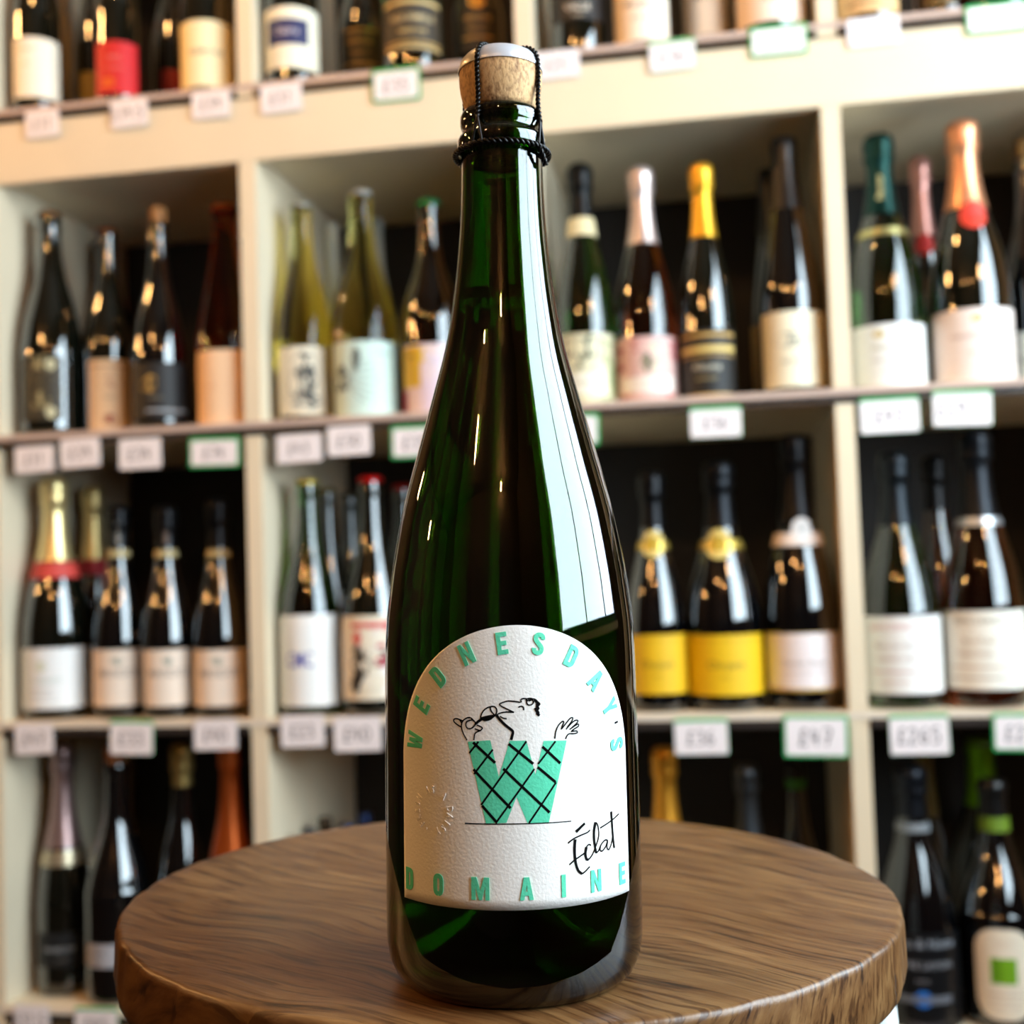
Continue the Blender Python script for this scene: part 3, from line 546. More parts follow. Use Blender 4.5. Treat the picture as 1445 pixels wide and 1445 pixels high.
    if neck:            # (x0, x1, y0, y1, colour, prints) band round the neck
        x0, x1, y0, y1, col = neck[:5]; z1 = on_shelf(nx, y0, v)[1] - BT[row]; z0 = on_shelf(nx, y1, v)[1] - BT[row]
        P = [(z0, rr(z0) + .3), (z0, rr(z0) + 1.5), ((z0 + z1) / 2, rr((z0 + z1) / 2) + 1.6), (z1, rr(z1) + 1.5), (z1, rr(z1) + .3)]
        V, Fc = lathe(P, 36); nb = mesh('neck_band', V, Fc, colmat(col, neck[5] if len(neck) > 5 else 0), root, True, 50)
        if len(neck) > 6:
            tx, h, c = neck[6]; zc = (z0 + z1) / 2; rz = rr(zc); V, Fc = wrap(text2d(tx, h, 1, .1), lambda z, rz=rz: rz, 1.7, rz); V = [(x, y, z + zc) for x, y, z in V]; mesh('lettering', V, Fc, colmat(c), nb)
    if seal:            # (x, y, radius px, colour, ring colour)
        z = on_shelf(seal[0], seal[1], v)[1] - BT[row]; r = seal[2] * t / F_PX; rz = rr(z) + 2.0; sx = (seal[0] - nx) * t / F_PX
        V, Fc = wrap(disc2d(sx, z, r), lambda zz: max(rr(zz), rz - 2), 2.0, rz + 3); sl = mesh('neck_seal', V, Fc, colmat(seal[3]), root); md = sl.modifiers.new('t', 'SOLIDIFY'); md.thickness = .0004
        V, Fc = wrap(disc2d(sx, z, r * .55), lambda zz: max(rr(zz), rz - 2), 2.3, rz + 3); mesh('seal_centre', V, Fc, colmat(seal[4]), sl)
    if len(zz_text := [x for x in VT if x[0] == (row, px)]):
        _, tx, h, c, yc = zz_text[0]; zc = on_shelf(nx, yc, v)[1] - BT[row]; rz = rr(zc) + 1.2
        VF = place2d(text2d(tx, h, 1, .1), 0, 0, PI / 2); V = [(s, z + zc, w) for s, z, w in VF[0]]; V, Fc = wrap((V, VF[1]), lambda q: rr(q), 1.3, rz); mesh('lettering', V, Fc, colmat(c), root)
    BOT.append(root); return root
VT = [((2, 1255), 'Perrier', 11, (225, 205, 140), 270), ((2, 1375), 'CHANTOISEAU', 5, (170, 120, 80), 240), ((3, 1140), 'MUMM CUVEE', 8, (205, 205, 205), 700), ((3, 170), 'MANDOIS', 6.5, (190, 180, 165), 752), ((3, 238), 'MANDOIS', 6.5, (150, 120, 100), 752), ((3, 310), 'MANDOIS', 6.5, (150, 100, 80), 752)]
K = (30, 28, 28); GR = (120, 112, 104); GO = (196, 156, 84); WH = (250, 246, 238); CR = (246, 226, 186); RE = (190, 30, 34)
fl = lambda c, y0, n=4, a=.22, b=.78: [('r', a, b, y0 - .1 * i, y0 - .1 * i + .022, c) for i in range(n)]
# ---- shelf above the fascia (only their lower halves are in the picture)
bottle(1, 52, 33, 55, -150, 'burg', 'dark', 'cap', (20, 20, 22), -60, 'dark bottle with plain cream label, first on the top shelf', [(22, 82, 50, 135, (252, 238, 216), [('t', 'BODEGA', .3, .8, 6, (226, 190, 150)), ('t', 'Rioja', .32, .55, 6, (230, 196, 160))] )], 6)
bottle(1, 130, 26, 132, -90, 'burg', 'dark', 'cap', (190, 30, 20), -5, 'dark bottle with small gold label, half hidden behind the red-labelled bottle', [(112, 138, 100, 152, (150, 120, 50), [])], 110)
bottle(1, 168, 31, 170, -160, 'burg', 'dark', 'cap', (30, 20, 20), -60, 'dark bottle with bright red label on the top shelf', [(138, 193, 56, 130, (206, 24, 30), [('t', 'BRIC', .5, .68, 8, (226, 130, 120)), ('t', 'DORATO', .5, .48, 5, (226, 130, 120)), ('r', .22, .48, .12, .3, (222, 90, 20))])], 8)
bottle(1, 243, 27, 243, -90, 'burg', 'dark', 'cap', (20, 18, 18), -40, 'dark bottle with crimson label behind the cream-labelled one', [(228, 262, 97, 128, (150, 14, 22), [])], 120)
bottle(1, 293, 37, 295, -160, 'burg', 'dark', 'cap', (25, 25, 22), -60, 'dark bottle whose cream label has one line of dark lettering', [(257, 328, 26, 120, (255, 236, 190), [('t', 'HERMITAGE', .5, .52, 9, (120, 100, 70), 1.0)])], 8)
bottle(1, 403, 42, 405, -170, 'burg', 'dark', 'cap', (25, 25, 22), -60, 'dark bottle with cream label and navy blue panel', [(363, 445, 8, 95, (252, 240, 214), [('r', .1, .72, .38, .8, (40, 44, 92)), ('t', 'Dairo', .41, .6, 13, (222, 210, 214))])], 6)
bottle(1, 512, 33, 512, -110, 'burg', 'dark', 'cap', (30, 28, 20), -40, 'dark bottle with black and gold label, set further back', [(483, 536, 36, 96, (52, 40, 22), [('r', .05, .95, .9, .94, GO), ('t', 'BAROLO', .5, .65, 9, (190, 150, 80)), ('t', 'RISERVA', .5, .38, 7, (170, 130, 70)), ('r', .05, .95, .1, .14, GO)])], 110)
bottle(1, 583, 41, 583, -160, 'burg', 'green', 'cap', (30, 28, 20), -60, 'dark bottle with black label banded in gold, above the green-edged price card', [(544, 622, -10, 70, (56, 48, 36), [('r', .03, .97, .84, .9, (214, 184, 120)), ('t', 'VILLA ARMELLO', .5, .58, 11, (214, 190, 140), .8), ('t', 'AMARONE', .5, .35, 8, (200, 170, 110)), ('r', .03, .97, .05, .09, (214, 184, 120)), ('r', .03, .97, .14, .17, GO)])], 8)
bottle(1, 676, 35, 676, -110, 'burg', 'black', 'cap', (30, 28, 20), -40, 'black bottle with gold crest and gold lettering above the cork', [(645, 706, -20, 72, (26, 22, 18), [('e', .5, .78, .16, .11, (230, 160, 50)), ('t', 'VERSATO', .5, .52, 9, (200, 160, 96)), ('t', 'MERLOT', .5, .36, 7, (180, 140, 80)), ('r', .2, .8, .2, .24, (170, 130, 70))])], 60)
bottle(1, 817, 38, 818, -160, 'burg', 'dark', 'cap', (30, 24, 20), -60, 'dark bottle with white script lettering low on a black label', [(782, 852, -60, 26, (28, 20, 16), [('t', 'VALLE', .5, .2, 12, (230, 215, 195)), ('t', 'rosso', .5, .07, 6, (200, 180, 150))])], 10)
bottle(1, 908, 40, 910, -170, 'burg', 'dark', 'cap', (30, 24, 20), -60, 'dark bottle with peach-white label, third card from the cork to its right', [(870, 944, -70, 56, (250, 230, 208), [('t', 'Margaux', .5, .42, 12, (150, 130, 110)), ('t', 'grand vin', .5, .26, 6, (170, 150, 130))])], 8)
bottle(1, 1000, 34, 1001, -140, 'burg', 'dark', 'cap', (30, 24, 20), -60, 'dark bottle with pale pinkish label set a little back', [(966, 1032, -70, 48, (248, 228, 206), [('t', 'Maison', .5, .46, 10, (150, 130, 120))])], 60)
bottle(1, 1090, 48, 1092, -180, 'burg', 'dark', 'cap', (30, 24, 20), -60, 'dark bottle with wide pink-white label beside the white upright', [(1042, 1136, -80, 28, (250, 226, 206), [('t', 'Nuits', .55, .3, 12, (160, 140, 130))])], 6)
bottle(1, 1228, 45, 1230, -180, 'burg', 'dark', 'cap', (30, 24, 20), -60, 'dark bottle with tan label, first right of the white upright', [(1186, 1268, -80, 16, (232, 186, 130), [('t', 'Grenache', .45, .16, 10, (140, 100, 70))])], 8)
bottle(1, 1330, 36, 1332, -150, 'burg', 'brown', 'cap', (30, 24, 20), -60, 'brown bottle with faint gold label in the top right bay', [(1306, 1352, -60, 6, (96, 70, 28), [('r', .2, .8, .3, .35, GO)])], 30)
bottle(1, 1415, 42, 1417, -170, 'burg', 'black', 'cap', (30, 24, 20), -60, 'black bottle at the right edge of the top shelf', [(1378, 1450, -80, -6, (30, 26, 24), [('t', 'NERO', .5, .2, 12, (150, 140, 130))])], 10)
# ---- shelf below the fascia, left bay
bottle(2, 134, 30, 134, 342, 'burg', 'dark', 'crown', (70, 40, 20), 0, 'dark bottle with dark cap, at the back of the upper left bay', [], 190)
bottle(2, 70, 46, 70, 300, 'champ', 'dark', 'crown', (150, 100, 50), 0, 'dark bottle with bronze crown cap and ornate gold label by the left panel', [(30, 84, 500, 592, (58, 50, 34), [('k', .5, .55, .42, .36, (176, 158, 110)), ('k', .5, .6, .24, .2, (70, 60, 40)), ('t', 'CUVEE', .5, .2, 8, (190, 170, 120)), ('e', .75, .86, .12, .09, (200, 190, 150)), ('e', .75, .12, .12, .09, (200, 190, 150))])], 12)
bottle(2, 155, 34, 167, 322, 'burg', 'dark', 'crown', (120, 60, 26), 0, 'dark bottle with tan label faintly printed, second in the upper left bay', [(127, 182, 506, 612, (226, 190, 150), [('r', .05, .95, .9, .92, (150, 90, 60)), ('k', .5, .72, .3, .1, (190, 140, 110)), ('t', 'Solis', .5, .5, 9, (170, 130, 100)), ('k', .5, .2, .14, .07, (150, 70, 50))])], 40)
bottle(2, 227, 39, 232, 292, 'champ', 'black', 'wired', (176, 116, 60), 0, 'black bottle with tan wired cork, black label with silver line', [(190, 262, 510, 590, (24, 22, 22), [('k', .35, .62, .12, .14, (176, 136, 70)), ('t', 'nature', .45, .38, 7, (130, 120, 100)), ('r', .3, .98, .12, .17, (150, 152, 156))])], 14)
bottle(2, 322, 43, 322, 290, 'flute', 'rose', 'crown', (150, 80, 40), 0, 'orange-red rosé bottle with plain peach label, last in the upper left bay', [(281, 343, 492, 604, (250, 208, 168), [('t', 'rosé', .4, .55, 9, (236, 186, 146))])], 10)
# centre bay, left of the green bottle
bottle(2, 472, 26, 471, 316, 'burg', 'frost', 'none', K, 0, 'pale frosted bottle at the back between the two yellow wines', [], 120)
bottle(2, 425, 45, 427, 287, 'champ', 'clear', 'crown', (200, 196, 180), 0, 'clear bottle of yellow wine with inky drawing on cream label, beside the upright', [(386, 460, 488, 585, (240, 226, 200), [('k', .55, .72, .2, .16, (96, 92, 84)), ('k', .45, .45, .22, .22, (120, 116, 106)), ('k', .62, .5, .12, .26, (70, 68, 62)), ('k', .4, .22, .26, .12, (150, 144, 132)), ('k', .66, .2, .16, .1, (90, 88, 80))])], 16)
bottle(2, 537, 27, 537, 308, 'burg', 'frost', 'crown', (190, 190, 180), 0, 'clear bottle at the back, behind the mint-labelled one', [], 170)
bottle(2, 515, 48, 510, 270, 'champ', 'clear', 'crown', (206, 202, 190), 0, 'clear bottle of yellow wine with pale mint label and dark flower drawing', [(473, 566, 480, 586, (206, 226, 214), [('k', .14, .5, .1, .17, (66, 70, 66)), ('k', .33, .76, .05, .16, (90, 96, 90)), ('t', 'ELODIE', .7, .84, 7, (150, 176, 160))] + [('l', [(.18, .48), (.3 + .12 * math.cos(a), .46 + .22 * math.sin(a)), (.38 + .2 * math.cos(a), .46 + .3 * math.sin(a))], .8, (96, 104, 96)) for a in (-1.2, -.8, -.4, 0, .4, .8, 1.2)])], 8)
bottle(2, 612, 42, 605, 284, 'burg', 'brown', 'crown', (20, 120, 70), 0, 'amber bottle with green crown cap and yellow and pink label', [(568, 652, 484, 588, (232, 206, 206), [('r', .0, .36, .42, .98, (222, 180, 40)), ('r', .0, .14, .02, .4, (170, 30, 60)), ('k', .38, .84, .24, .1, (230, 190, 40)), ('e', .55, .62, .14, .22, (222, 200, 210)), ('r', .38, .72, .03, .5, (226, 200, 210)), ('t', 'ORA', .2, .84, 8, (90, 100, 20))])], 12)
bottle(2, 698, 42, 698, 290, 'burg', 'dark', 'crown', (60, 60, 30), 0, 'dark bottle almost hidden behind the neck of the big green bottle', [(652, 726, 490, 588, (220, 210, 190), [])], 20)
# centre bay, right of the green bottle
bottle(2, 828, 43, 810, 232, 'champ', 'green', 'foil', (22, 22, 22), 312, 'green sparkling bottle with black foil, cream collar and grey floral label', [(786, 868, 470, 570, (230, 222, 186), [('k', .25, .82, .2, .14, (120, 96, 76)), ('k', .55, .8, .22, .16, (70, 76, 62)), ('k', .82, .74, .14, .18, (176, 180, 130)), ('k', .45, .6, .3, .1, (130, 130, 104)), ('k', .9, .36, .08, .22, (170, 180, 130)), ('r', .1, .78, .14, .44, (246, 240, 222)), ('k', .3, .08, .2, .05, (150, 160, 110)), ('k', .8, .07, .16, .05, (140, 150, 100)), ('t', 'FLORA', .45, .3, 8, (190, 184, 150))])], 12, neck=(0, 0, 312, 338, (226, 206, 160)))
bottle(2, 914, 43, 905, 236, 'champ', 'darkrose', 'foil', (226, 206, 200), 348, 'rosé sparkling bottle with silvery pink foil and pink floral label', [(872, 957, 474, 572, (228, 186, 178), [('k', .12, .7, .12, .2, (160, 40, 50)), ('k', .35, .85, .22, .1, (200, 120, 116)), ('k', .6, .66, .2, .2, (240, 226, 190)), ('k', .5, .62, .08, .12, (120, 120, 90)), ('k', .88, .8, .1, .16, (206, 110, 110)), ('r', .14, .84, .2, .42, (250, 238, 226)), ('k', .2, .1, .18, .07, (196, 110, 100)), ('k', .76, .1, .18, .08, (204, 120, 116)), ('t', 'FLORA', .48, .31, 8, (216, 190, 170))])], 12)
bottle(2, 1001, 38, 998, 230, 'champ', 'dark', 'foil', (232, 176, 50), 338, 'slim sparkling bottle with bright gold foil and black label with gold bands', [(964, 1036, 464, 570, (22, 20, 18), [('r', .02, .98, .9, .95, GO), ('r', .02, .98, .7, .78, (222, 190, 110)), ('r', .02, .98, .64, .66, GO), ('t', 'Alcuna', .5, .5, 13, (196, 190, 170)), ('t', 'EXTRA DRY', .5, .34, 5, (190, 170, 120)), ('r', .02, .98, .08, .14, GO), ('r', .02, .98, .02, .05, (180, 140, 70))])], 10)
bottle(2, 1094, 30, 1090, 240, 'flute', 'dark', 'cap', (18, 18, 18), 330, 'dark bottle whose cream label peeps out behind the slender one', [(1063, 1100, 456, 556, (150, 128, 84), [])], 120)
bottle(2, 1120, 45, 1105, 198, 'flute', 'black', 'cap', (16, 16, 18), 300, 'tall slender black bottle with cream label bearing a small bird oval', [(1080, 1163, 438, 545, (246, 238, 210), [('e', .45, .62, .24, .1, (120, 120, 110)), ('e', .47, .61, .2, .075, (240, 234, 208)), ('k', .5, .6, .16, .04, (60, 64, 60)), ('t', 'RIESLING', .45, .33, 6, (150, 146, 130))])], 12)
# right bay
bottle(2, 1312, 33, 1306, 220, 'champ', 'dark', 'foil', (196, 140, 128), 335, 'dark bottle with dusky pink foil and red seal, behind the rose-gold one', [], 120, seal=(1308, 350, 15, (200, 44, 34), (190, 30, 26)))
bottle(2, 1255, 51, 1240, 190, 'champ', 'green', 'foil', (10, 48, 42), 308, 'green sparkling bottle with dark green foil, gold bands and white label', [(1205, 1305, 456, 545, (248, 246, 240), [('e', .42, .84, .06, .06, (214, 190, 130)), ('t', 'PERRIER', .48, .62, 9, (206, 200, 180)), ('t', 'GRAND BRUT', .48, .42, 5, (206, 196, 190)), ('t', 'champagne', .55, .25, 5, (226, 180, 190))])], 10, neck=(0, 0, 330, 340, (196, 184, 120), 1))
bottle(2, 1375, 55, 1355, 172, 'champ', 'dark', 'foil', (250, 176, 130), 300, 'dark sparkling bottle with rose-gold foil, red round seal and pink-white label', [(1315, 1430, 434, 538, (250, 232, 222), [('e', .55, .86, .05, .05, (226, 190, 120)), ('t', 'CHANTOISEAU', .5, .62, 8, (190, 160, 150), .9), ('t', 'rosé', .5, .4, 7, (220, 190, 170))])], 6, seal=(1366, 313, 20, (226, 60, 34), (214, 50, 30)))
bottle(2, 1462, 44, 1438, 200, 'champ', 'black', 'wired', (150, 104, 46), 0, 'black bottle with tan wired cork, cut by the right edge, upper right bay', [(1428, 1496, 466, 541, (240, 238, 228), [('l', [(.1, .4), (.2, .55), (.3, .42), (.4, .5)], 1.2, (110, 110, 110))])], 82)
# ---- third shelf, left bay
bottle(3, 130, 40, 126, 684, 'champ', 'dark', 'foil', (206, 180, 120), 790, 'dark bottle with dull gold foil and red band, behind the largest white label', [], 130, neck=(0, 0, 790, 812, (170, 20, 36)))
bottle(3, 74, 50, 72, 673, 'champ', 'dark', 'foil', (240, 214, 150), 792, 'sparkling bottle with pale gold foil, red collar and wide white label', [(23, 122, 915, 1001, (254, 250, 246), [('e', .34, .7, .07, .09, (226, 226, 200)), ('t', 'THIENOT', .4, .46, 10, (206, 216, 206)), ('r', .2, .46, .3, .32, (210, 206, 200)), ('r', .2, .5, .22, .235, (200, 200, 196)), ('r', .16, .56, .12, .13, (214, 210, 206))])], 8, neck=(0, 0, 794, 816, (212, 70, 60)))
for px, nx, lx0, lx1, tp, txt in ((170, 178, 133, 206, 712, 'dark sparkling bottle, left one of the three alike with cream name labels'), (238, 250, 206, 272, 712, 'dark sparkling bottle, middle one of the three alike with cream name labels'), (312, 318, 274, 348, 702, 'dark sparkling bottle, right one of the three alike with cream name labels')):
    bottle(3, px, 37, nx, tp, 'champ', 'black', 'foil', (24, 24, 26), 772, txt, [(lx0, lx1, 917, 997, (244, 222, 202), [('t', 'MANDOIS', .5, .58, 15, (160, 144, 132), .88), ('k', .46, .8, .09, .07, (170, 166, 150))])], 12 + (6 if px == 170 else 0), neck=(0, 0, 776, 786, (190, 170, 120)))
# centre bay
bottle(3, 467, 36, 464, 688, 'champ', 'dark', 'crown', (120, 104, 40), 0, 'dark bottle with dull gold crown cap, second from the upright and further back', [], 110)
bottle(3, 500, 34, 496, 696, 'champ', 'dark', 'crown', (60, 50, 24), 0, 'dark bottle at the very back of the middle bay', [], 200)
bottle(3, 435, 47, 432, 676, 'champ', 'green', 'crown', (206, 186, 90), 0, 'green bottle with gold crown cap and white label lettered in blue', [(389, 479, 868, 997, (252, 248, 244), [('t', 'CMC', .38, .5, 27, (44, 52, 170), .62)])], 8)
bottle(3, 575, 40, 563, 684, 'champ', 'dark', 'crown', (150, 20, 20), 0, 'dark bottle with dark red crown cap, half hidden by the big bottle', [], 120)
bottle(3, 530, 47, 530, 672, 'champ', 'dark', 'crown', (206, 20, 22), 0, 'dark bottle with red crown cap and cream picture label in red and black', [(485, 577, 869, 988, (244, 230, 206), [('r', .1, .95, .06, .94, (236, 222, 196)), ('r', .2, .8, .86, .92, (214, 70, 70)), ('k', .28, .72, .05, .1, (220, 50, 50)), ('k', .62, .86, .16, .06, (226, 80, 80)), ('k', .5, .7, .2, .14, (244, 232, 216)), ('k', .3, .42, .1, .2, (40, 34, 30)), ('k', .6, .5, .2, .1, (60, 52, 46)), ('k', .25, .2, .06, .12, (30, 26, 24)), ('k', .62, .22, .24, .18, (250, 244, 236)), ('k', .58, .46, .09, .06, (176, 30, 60)), ('e', .55, .64, .05, .03, (200, 60, 60))])], 8)
bottle(3, 929, 42, 922, 664, 'champ', 'black', 'foil', (18, 18, 20), 745, 'black bottle with yellow round neck seal and yellow label, next to the big bottle', [(886, 970, 896, 980, (240, 190, 20), [('t', 'Clicquot', .5, .5, 12, (150, 116, 20)), ('t', 'BRUT', .5, .3, 5, (190, 150, 20)), ('r', .05, .95, .9, .92, (214, 166, 10))])], 12, neck=(0, 0, 764, 776, (206, 176, 80), 1), seal=(922, 768, 19, (236, 206, 120), (200, 160, 40)))
bottle(3, 1025, 53, 1018, 650, 'champ', 'black', 'foil', (20, 22, 26), 745, 'black bottle with yellow round neck seal and yellow label, in the middle of the bay', [(971, 1078, 896, 982, (244, 196, 16), [('t', 'Clicquot', .5, .5, 13, (150, 116, 20)), ('t', 'BRUT', .5, .3, 5, (190, 150, 20)), ('r', .05, .95, .9, .92, (214, 166, 10))])], 10, neck=(0, 0, 762, 776, (206, 176, 80), 1), seal=(1015, 768, 21, (240, 210, 120), (206, 166, 50)))
bottle(3, 1142, 56, 1131, 612, 'champ', 'black', 'foil', (26, 26, 28), 735, 'black bottle with white round neck seal and pinkish white label edged in gold', [(1083, 1195, 893, 976, (200, 160, 70), []), (1090, 1195, 894, 972, (248, 234, 232), [('t', 'Cordon Blanc', .5, .46, 10, (190, 176, 170)), ('r', .25, .75, .28, .3, (210, 196, 190))], dict(off=.4))], 8, neck=(0, 0, 752, 770, (250, 236, 228)), seal=(1138, 747, 16, (250, 250, 250), (226, 230, 232)))
# right bay
bottle(3, 1332, 40, 1330, 640, 'champ', 'darkrose', 'foil', (20, 18, 18), 720, 'dark rosé bottle lost in the shadow between the two big white labels', [], 130)
bottle(3, 1275, 54, 1262, 636, 'champ', 'green', 'foil', (26, 30, 34), 742, 'green sparkling bottle with black foil and wide white label in pale red print', [(1221, 1333, 870, 980, (252, 246, 240), [('t', 'JEAN DERRO', .42, .86, 10, (226, 176, 170)), ('t', 'Blanc de Noirs', .45, .62, 9, (200, 180, 172)), ('t', 'GRAND CRU', .45, .45, 8, (210, 186, 178)), ('r', .2, .7, .27, .3, (226, 196, 190)), ('t', 'extra brut', .42, .16, 8, (232, 200, 190))])], 8)
bottle(3, 1392, 55, 1382, 606, 'champ', 'darkrose', 'foil', (28, 30, 34), 730, 'dark rosé bottle with black foil, silver band and cream label in grey print', [(1334, 1447, 862, 974, (252, 244, 230), [('t', 'JEAN DERRO', .45, .87, 10, (170, 160, 140)), ('t', 'Brut Rosé', .45, .62, 9, (206, 184, 160)), ('t', 'TRADITION', .4, .45, 8, (206, 184, 166)), ('r', .15, .75, .27, .3, (220, 200, 180)), ('r', .15, .7, .14, .16, (190, 170, 150))])], 6, neck=(0, 0, 731, 742, (200, 204, 208), 1))
# ---- fourth shelf
bottle(4, 92, 37, 103, 1048, 'champ', 'dark', 'foil', (160, 130, 126), 1192, 'dark bottle with mauve foil and black label, by the left panel behind the stool', [(58, 122, 1318, 1366, (20, 22, 24), [('t', 'PROSECCO', .45, .5, 8, (176, 180, 184)), ('t', 'treviso', .5, .2, 5, (120, 110, 96))])], 34, neck=(0, 0, 1196, 1216, (196, 180, 150), 1))
bottle(4, 168, 46, 167, 1052, 'burg', 'black', 'wired', (150, 90, 50), 0, 'black bottle with tan wired cork and narrow silver label, at the left of the stool', [(126, 190, 1334, 1367, (176, 172, 176), [('t', 'CAVA', .3, .62, 8, (90, 86, 90)), ('t', 'BRUT', .3, .25, 6, (110, 100, 100))])], 6)
bottle(4, 262, 38, 266, 1046, 'champ', 'black', 'foil', (176, 150, 90), 1108, 'black bottle with crumpled gold foil behind the stool', [], 26)
bottle(4, 330, 36, 330, 1040, 'champ', 'dark', 'foil', (196, 96, 40), 1212, 'dark bottle with long copper foil by the second upright', [], 10)
for i, (px, yt, lab) in enumerate(((440, 1168, 'short bottle showing only its dark top, left end of the low row'), (464, 1153, 'short bottle showing only its bronze top, second of the low row'), (496, 1163, 'short bottle showing only its blue top, third of the low row'), (520, 1148, 'short bottle showing only its top beside the big bottle'))):
    bottle(4, px, 26, px, yt, 'burg', 'black', 'cap', ((40, 40, 40), (70, 55, 40), (60, 80, 130), (50, 70, 120))[i], yt + 40, lab, [], 30 + 55 * i)  # capsules have their own colours: grey, bronze and two blues
bottle(4, 948, 42, 955, 1052, 'champ', 'dark', 'foil', (232, 160, 50), 1180, 'dark bottle with bright gold foil standing behind the stool', [], 30)
bottle(4, 1064, 40, 1062, 1076, 'champ', 'black', 'foil', (70, 74, 78), 1180, 'black bottle with dark grey foil behind the stool', [], 40)
bottle(4, 1134, 36, 1134, 1075, 'champ', 'black', 'cap', (20, 20, 20), 1098, 'dark bottle with small green and brown neck marks behind the stool', [], 90, neck=(0, 0, 1098, 1112, (60, 130, 50)))
bottle(4, 1297, 55, 1285, 1078, 'champ', 'black', 'foil', (34, 36, 42), 1150, 'black bottle with silver lettering and round blue emblem, right of the stool', [(1246, 1350, 1318, 1470, (20, 20, 22), [('t', 'Prima & Notte', .5, .9, 14, (150, 154, 162)), ('t', 'ENTRE LAYON', .5, .7, 11, (150, 150, 156)), ('t', 'extra', .5, .56, 7, (130, 126, 130)), ('r', .2, .8, .35, .42, (110, 112, 120)), ('e', .5, .39, .085, .08, (20, 110, 200)), ('t', 'CREMANT', .5, .14, 9, (90, 84, 90))])], 10, neck=(0, 0, 1158, 1170, (130, 134, 138)))
bottle(4, 1318, 28, 1312, 1050, 'flute', 'dark', 'cap', (110, 90, 50), 1150, 'dark bottle with dull gold capsule, behind the blue emblem bottle', [], 150)
bottle(4, 1412, 54, 1400, 1100, 'burg', 'black', 'cap', (14, 14, 14), 1150, 'black bottle with white rounded label bearing a green square, right edge', [(1379, 1450, 1312, 1441, (252, 236, 212), [('r', .28, .72, .4, .68, (120, 176, 20)), ('r', .3, .46, .42, .66, (96, 150, 10)), ('t', 'VERDE', .5, .84, 6, (236, 214, 190)), ('r', .2, .85, .27, .285, (226, 200, 176)), ('r', .2, .85, .2, .21, (230, 206, 184)), ('r', .25, .8, .14, .15, (230, 206, 184))], dict(arch=24))], 12, neck=(0, 0, 1150, 1170, (110, 140, 30)))
bottle(4, 1398, 54, 1396, 1042, 'burg', 'dark', 'cap', (120, 176, 20), 1134, 'dark bottle with long bright green capsule at the back of the right bay', [], 205)

# ================================================================ PRICE CARDS
card_m = mat('white_card', (250, 240, 240), .55, build=noisy(90, .02, .03)); green_m = mat('green_plastic', (40, 170, 90), .35, build=noisy(60, .05, .03)); clear_m = mat('milky_plastic', (226, 214, 208), .3, build=noisy(60, .03, .02)); pen_m = mat('grey_marker_ink', (96, 84, 90), .5, build=noisy(200, .1, 0))
def rrect(x0, x1, y0, y1, r, z, d, n=5):
    P = []
    for cx, cy_, a in ((x1 - r, y1 - r, 0), (x0 + r, y1 - r, 90), (x0 + r, y0 + r, 180), (x1 - r, y0 + r, 270)):
        P += [(cx + r * math.cos(math.radians(a + 90 * i / n)), cy_ + r * math.sin(math.radians(a + 90 * i / n))) for i in range(n + 1)]
    N_ = len(P); V = [(x, z, y) for x, y in P] + [(x, z - d, y) for x, y in P]
    return V, [tuple(range(N_)), tuple(reversed(range(N_, 2 * N_)))] + [(i, i + N_, (i + 1) % N_ + N_, (i + 1) % N_) for i in range(N_)]
def card(row, x0, x1, y0, y1, green, txt, label, tilt=0):
    v = -3.2; xc, yc = (x0 + x1) / 2, (y0 + y1) / 2; u, z, t = on_shelf(xc, yc, v); w = (x1 - x0) * t / F_PX / 2 / math.cos(PSI - .02); h = ((y1 - y0) - (x1 - x0) * {1: .1, 2: .055, 3: .01, 4: 0}[row]) * t / F_PX / 2
    p = suv(u, v, z); r = empty('price_card', wp(*p), (0, math.radians(tilt), -PSI), label, 'price tag', 'price cards on the shelf edges')
    top = 1.6 if green else 0; m_ = 2.6 if green == 1 else (.3 if green == 0 else .5)
    V, Fc = rrect(-w - .2, w + .2, -h - .2, h + (2 if green else .2), 3.0, .9, .9); mesh('card_holder', V, Fc, green_m if green else clear_m, r)
    m2 = m_ if green == 1 else (0 if green == 0 else .4)
    V, Fc = rrect(-w + m2, w - m2 * 1.1, -h + m2, h - (2.2 if green else .2), 2.6, -.05, .5); c = mesh('card', V, Fc, card_m, r)
    V, Fc = handwriting(txt, h * .8); V = [(x, -.75, y - h * .02) for x, y, _ in V]; mesh('lettering', V, Fc, pen_m, c)
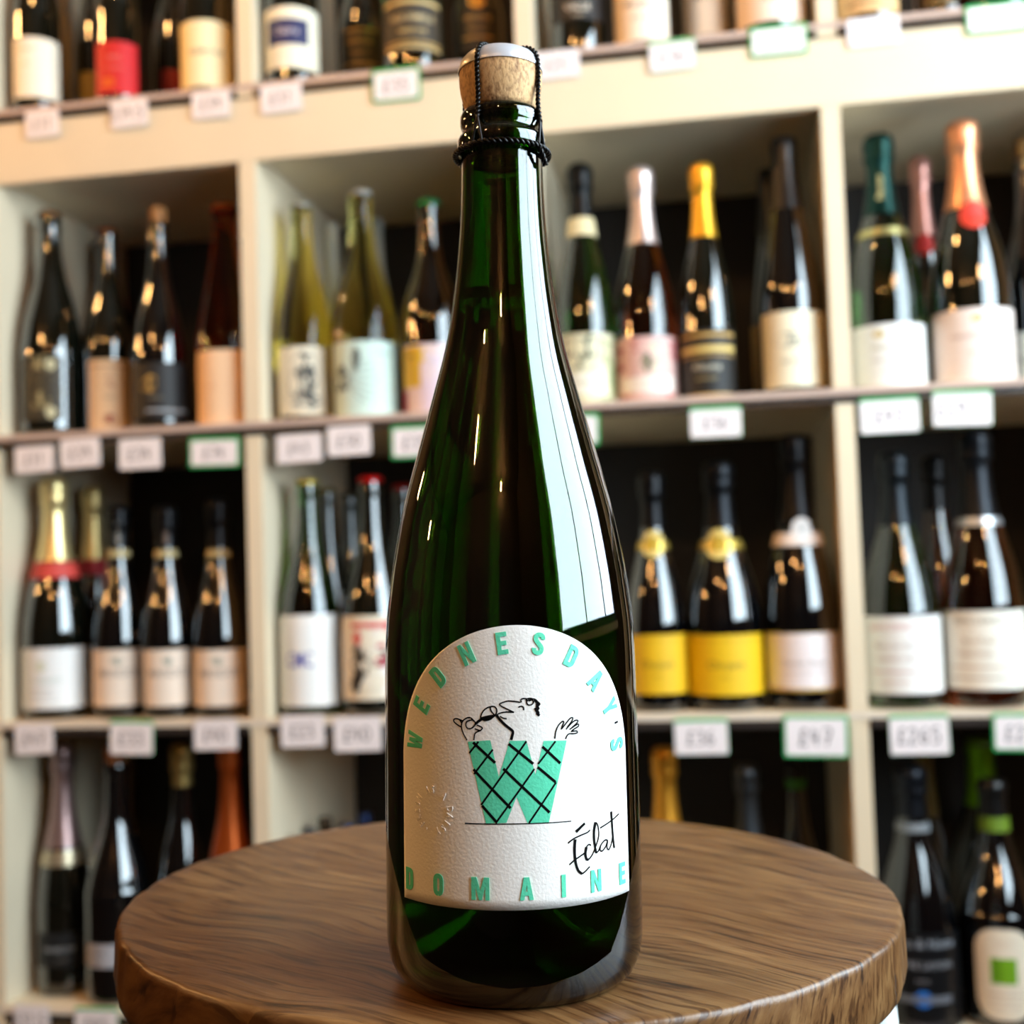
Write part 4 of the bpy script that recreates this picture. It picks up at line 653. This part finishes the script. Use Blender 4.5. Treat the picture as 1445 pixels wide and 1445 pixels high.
T = [(1, 35, 85, 153, 196, 0, '£31', 'white price card at the left end of the top shelf edge'), (1, 155, 210, 137, 182, 0, '£39.5', 'white price card below the red-labelled bottle'),
     (1, 270, 326, 125, 169, 0, '£39', 'white price card below the bottle with one dark line of lettering'), (1, 367, 427, 115, 161, 0, '£31', 'white price card below the navy-panelled label'),
     (1, 525, 594, 94, 146, 1, '£35', 'green-framed price card left of the wired cork'), (1, 752, 818, 68, 114, 0, '£25', 'white price card just right of the wired cork'),
     (1, 917, 981, 54, 103, 2, '£36', 'thin green-rimmed price card below the peach label on the top shelf'), (1, 1060, 1138, 33, 82, 1, '£45', 'green-framed price card left of the top right upright'),
     (1, 1198, 1268, 20, 67, 0, '£85', 'white price card below the tan label at top right'), (1, 1366, 1450, 1, 49, 1, '£35', 'green-framed price card at the top right corner'),
     (2, 20, 78, 628, 668, 0, '£31', 'white price card, leftmost under the upper left bay'), (2, 84, 143, 617, 661, 0, '£39', 'white price card, second from left under the upper left bay'),
     (2, 167, 229, 617, 663, 0, '£34', 'white price card under the black bottle with the silver line'), (2, 266, 340, 617, 661, 1, '£74', 'green-framed price card under the orange-red rosé bottle'),
     (2, 390, 455, 611, 654, 0, '£43', 'white price card under the yellow wine with the inky drawing'), (2, 462, 524, 599, 644, 0, '£30', 'white price card under the pale mint label'),
     (2, 552, 622, 600, 648, 1, '£35', 'green-framed price card partly hidden left of the big bottle'), (2, 782, 846, 584, 630, 1, '£32', 'green-framed price card peeping out right of the big bottle'),
     (2, 975, 1046, 573, 619, 2, '£36', 'thin green-rimmed price card under the gold-foiled slim bottle'), (2, 1216, 1296, 560, 613, 2, '£45', 'green-topped price card under the dark green foil bottle'),
     (2, 1319, 1398, 550, 603, 2, '£29.5', 'green-topped price card under the rose-gold foil bottle'),
     (3, 20, 77, 1021, 1064, 0, '£47', 'white price card under the wide white label at left'), (3, 154, 218, 1018, 1065, 2, '£33', 'green-topped price card under the left of the three alike bottles'),
     (3, 273, 336, 1015, 1058, 0, '£40', 'white price card left of the second upright, third shelf edge'), (3, 396, 459, 1009, 1054, 0, '£23', 'white price card under the label lettered in blue'),
     (3, 471, 539, 1011, 1060, 0, '£40', 'white price card under the red and black picture label'), (3, 953, 1027, 1016, 1065, 2, '£36', 'thin green-rimmed price card under the yellow labels'),
     (3, 1108, 1196, 1011, 1069, 1, '£47', 'broad green-framed price card under the gold-edged label'), (3, 1258, 1338, 1010, 1065, 2, '£265', 'green-topped price card under the label in pale red print'),
     (3, 1404, 1478, 1008, 1060, 1, '£28', 'green-framed price card at the right edge, third shelf edge'),
     (4, 18, 71, 1419, 1458, 0, '£31.5', 'white price card at the bottom left corner'), (4, 104, 169, 1424, 1466, 2, '£45', 'price card low at the left, beside the edge of the stool')]
for i, a in enumerate(T): card(*a, tilt=random.uniform(-1.5, 1.5))
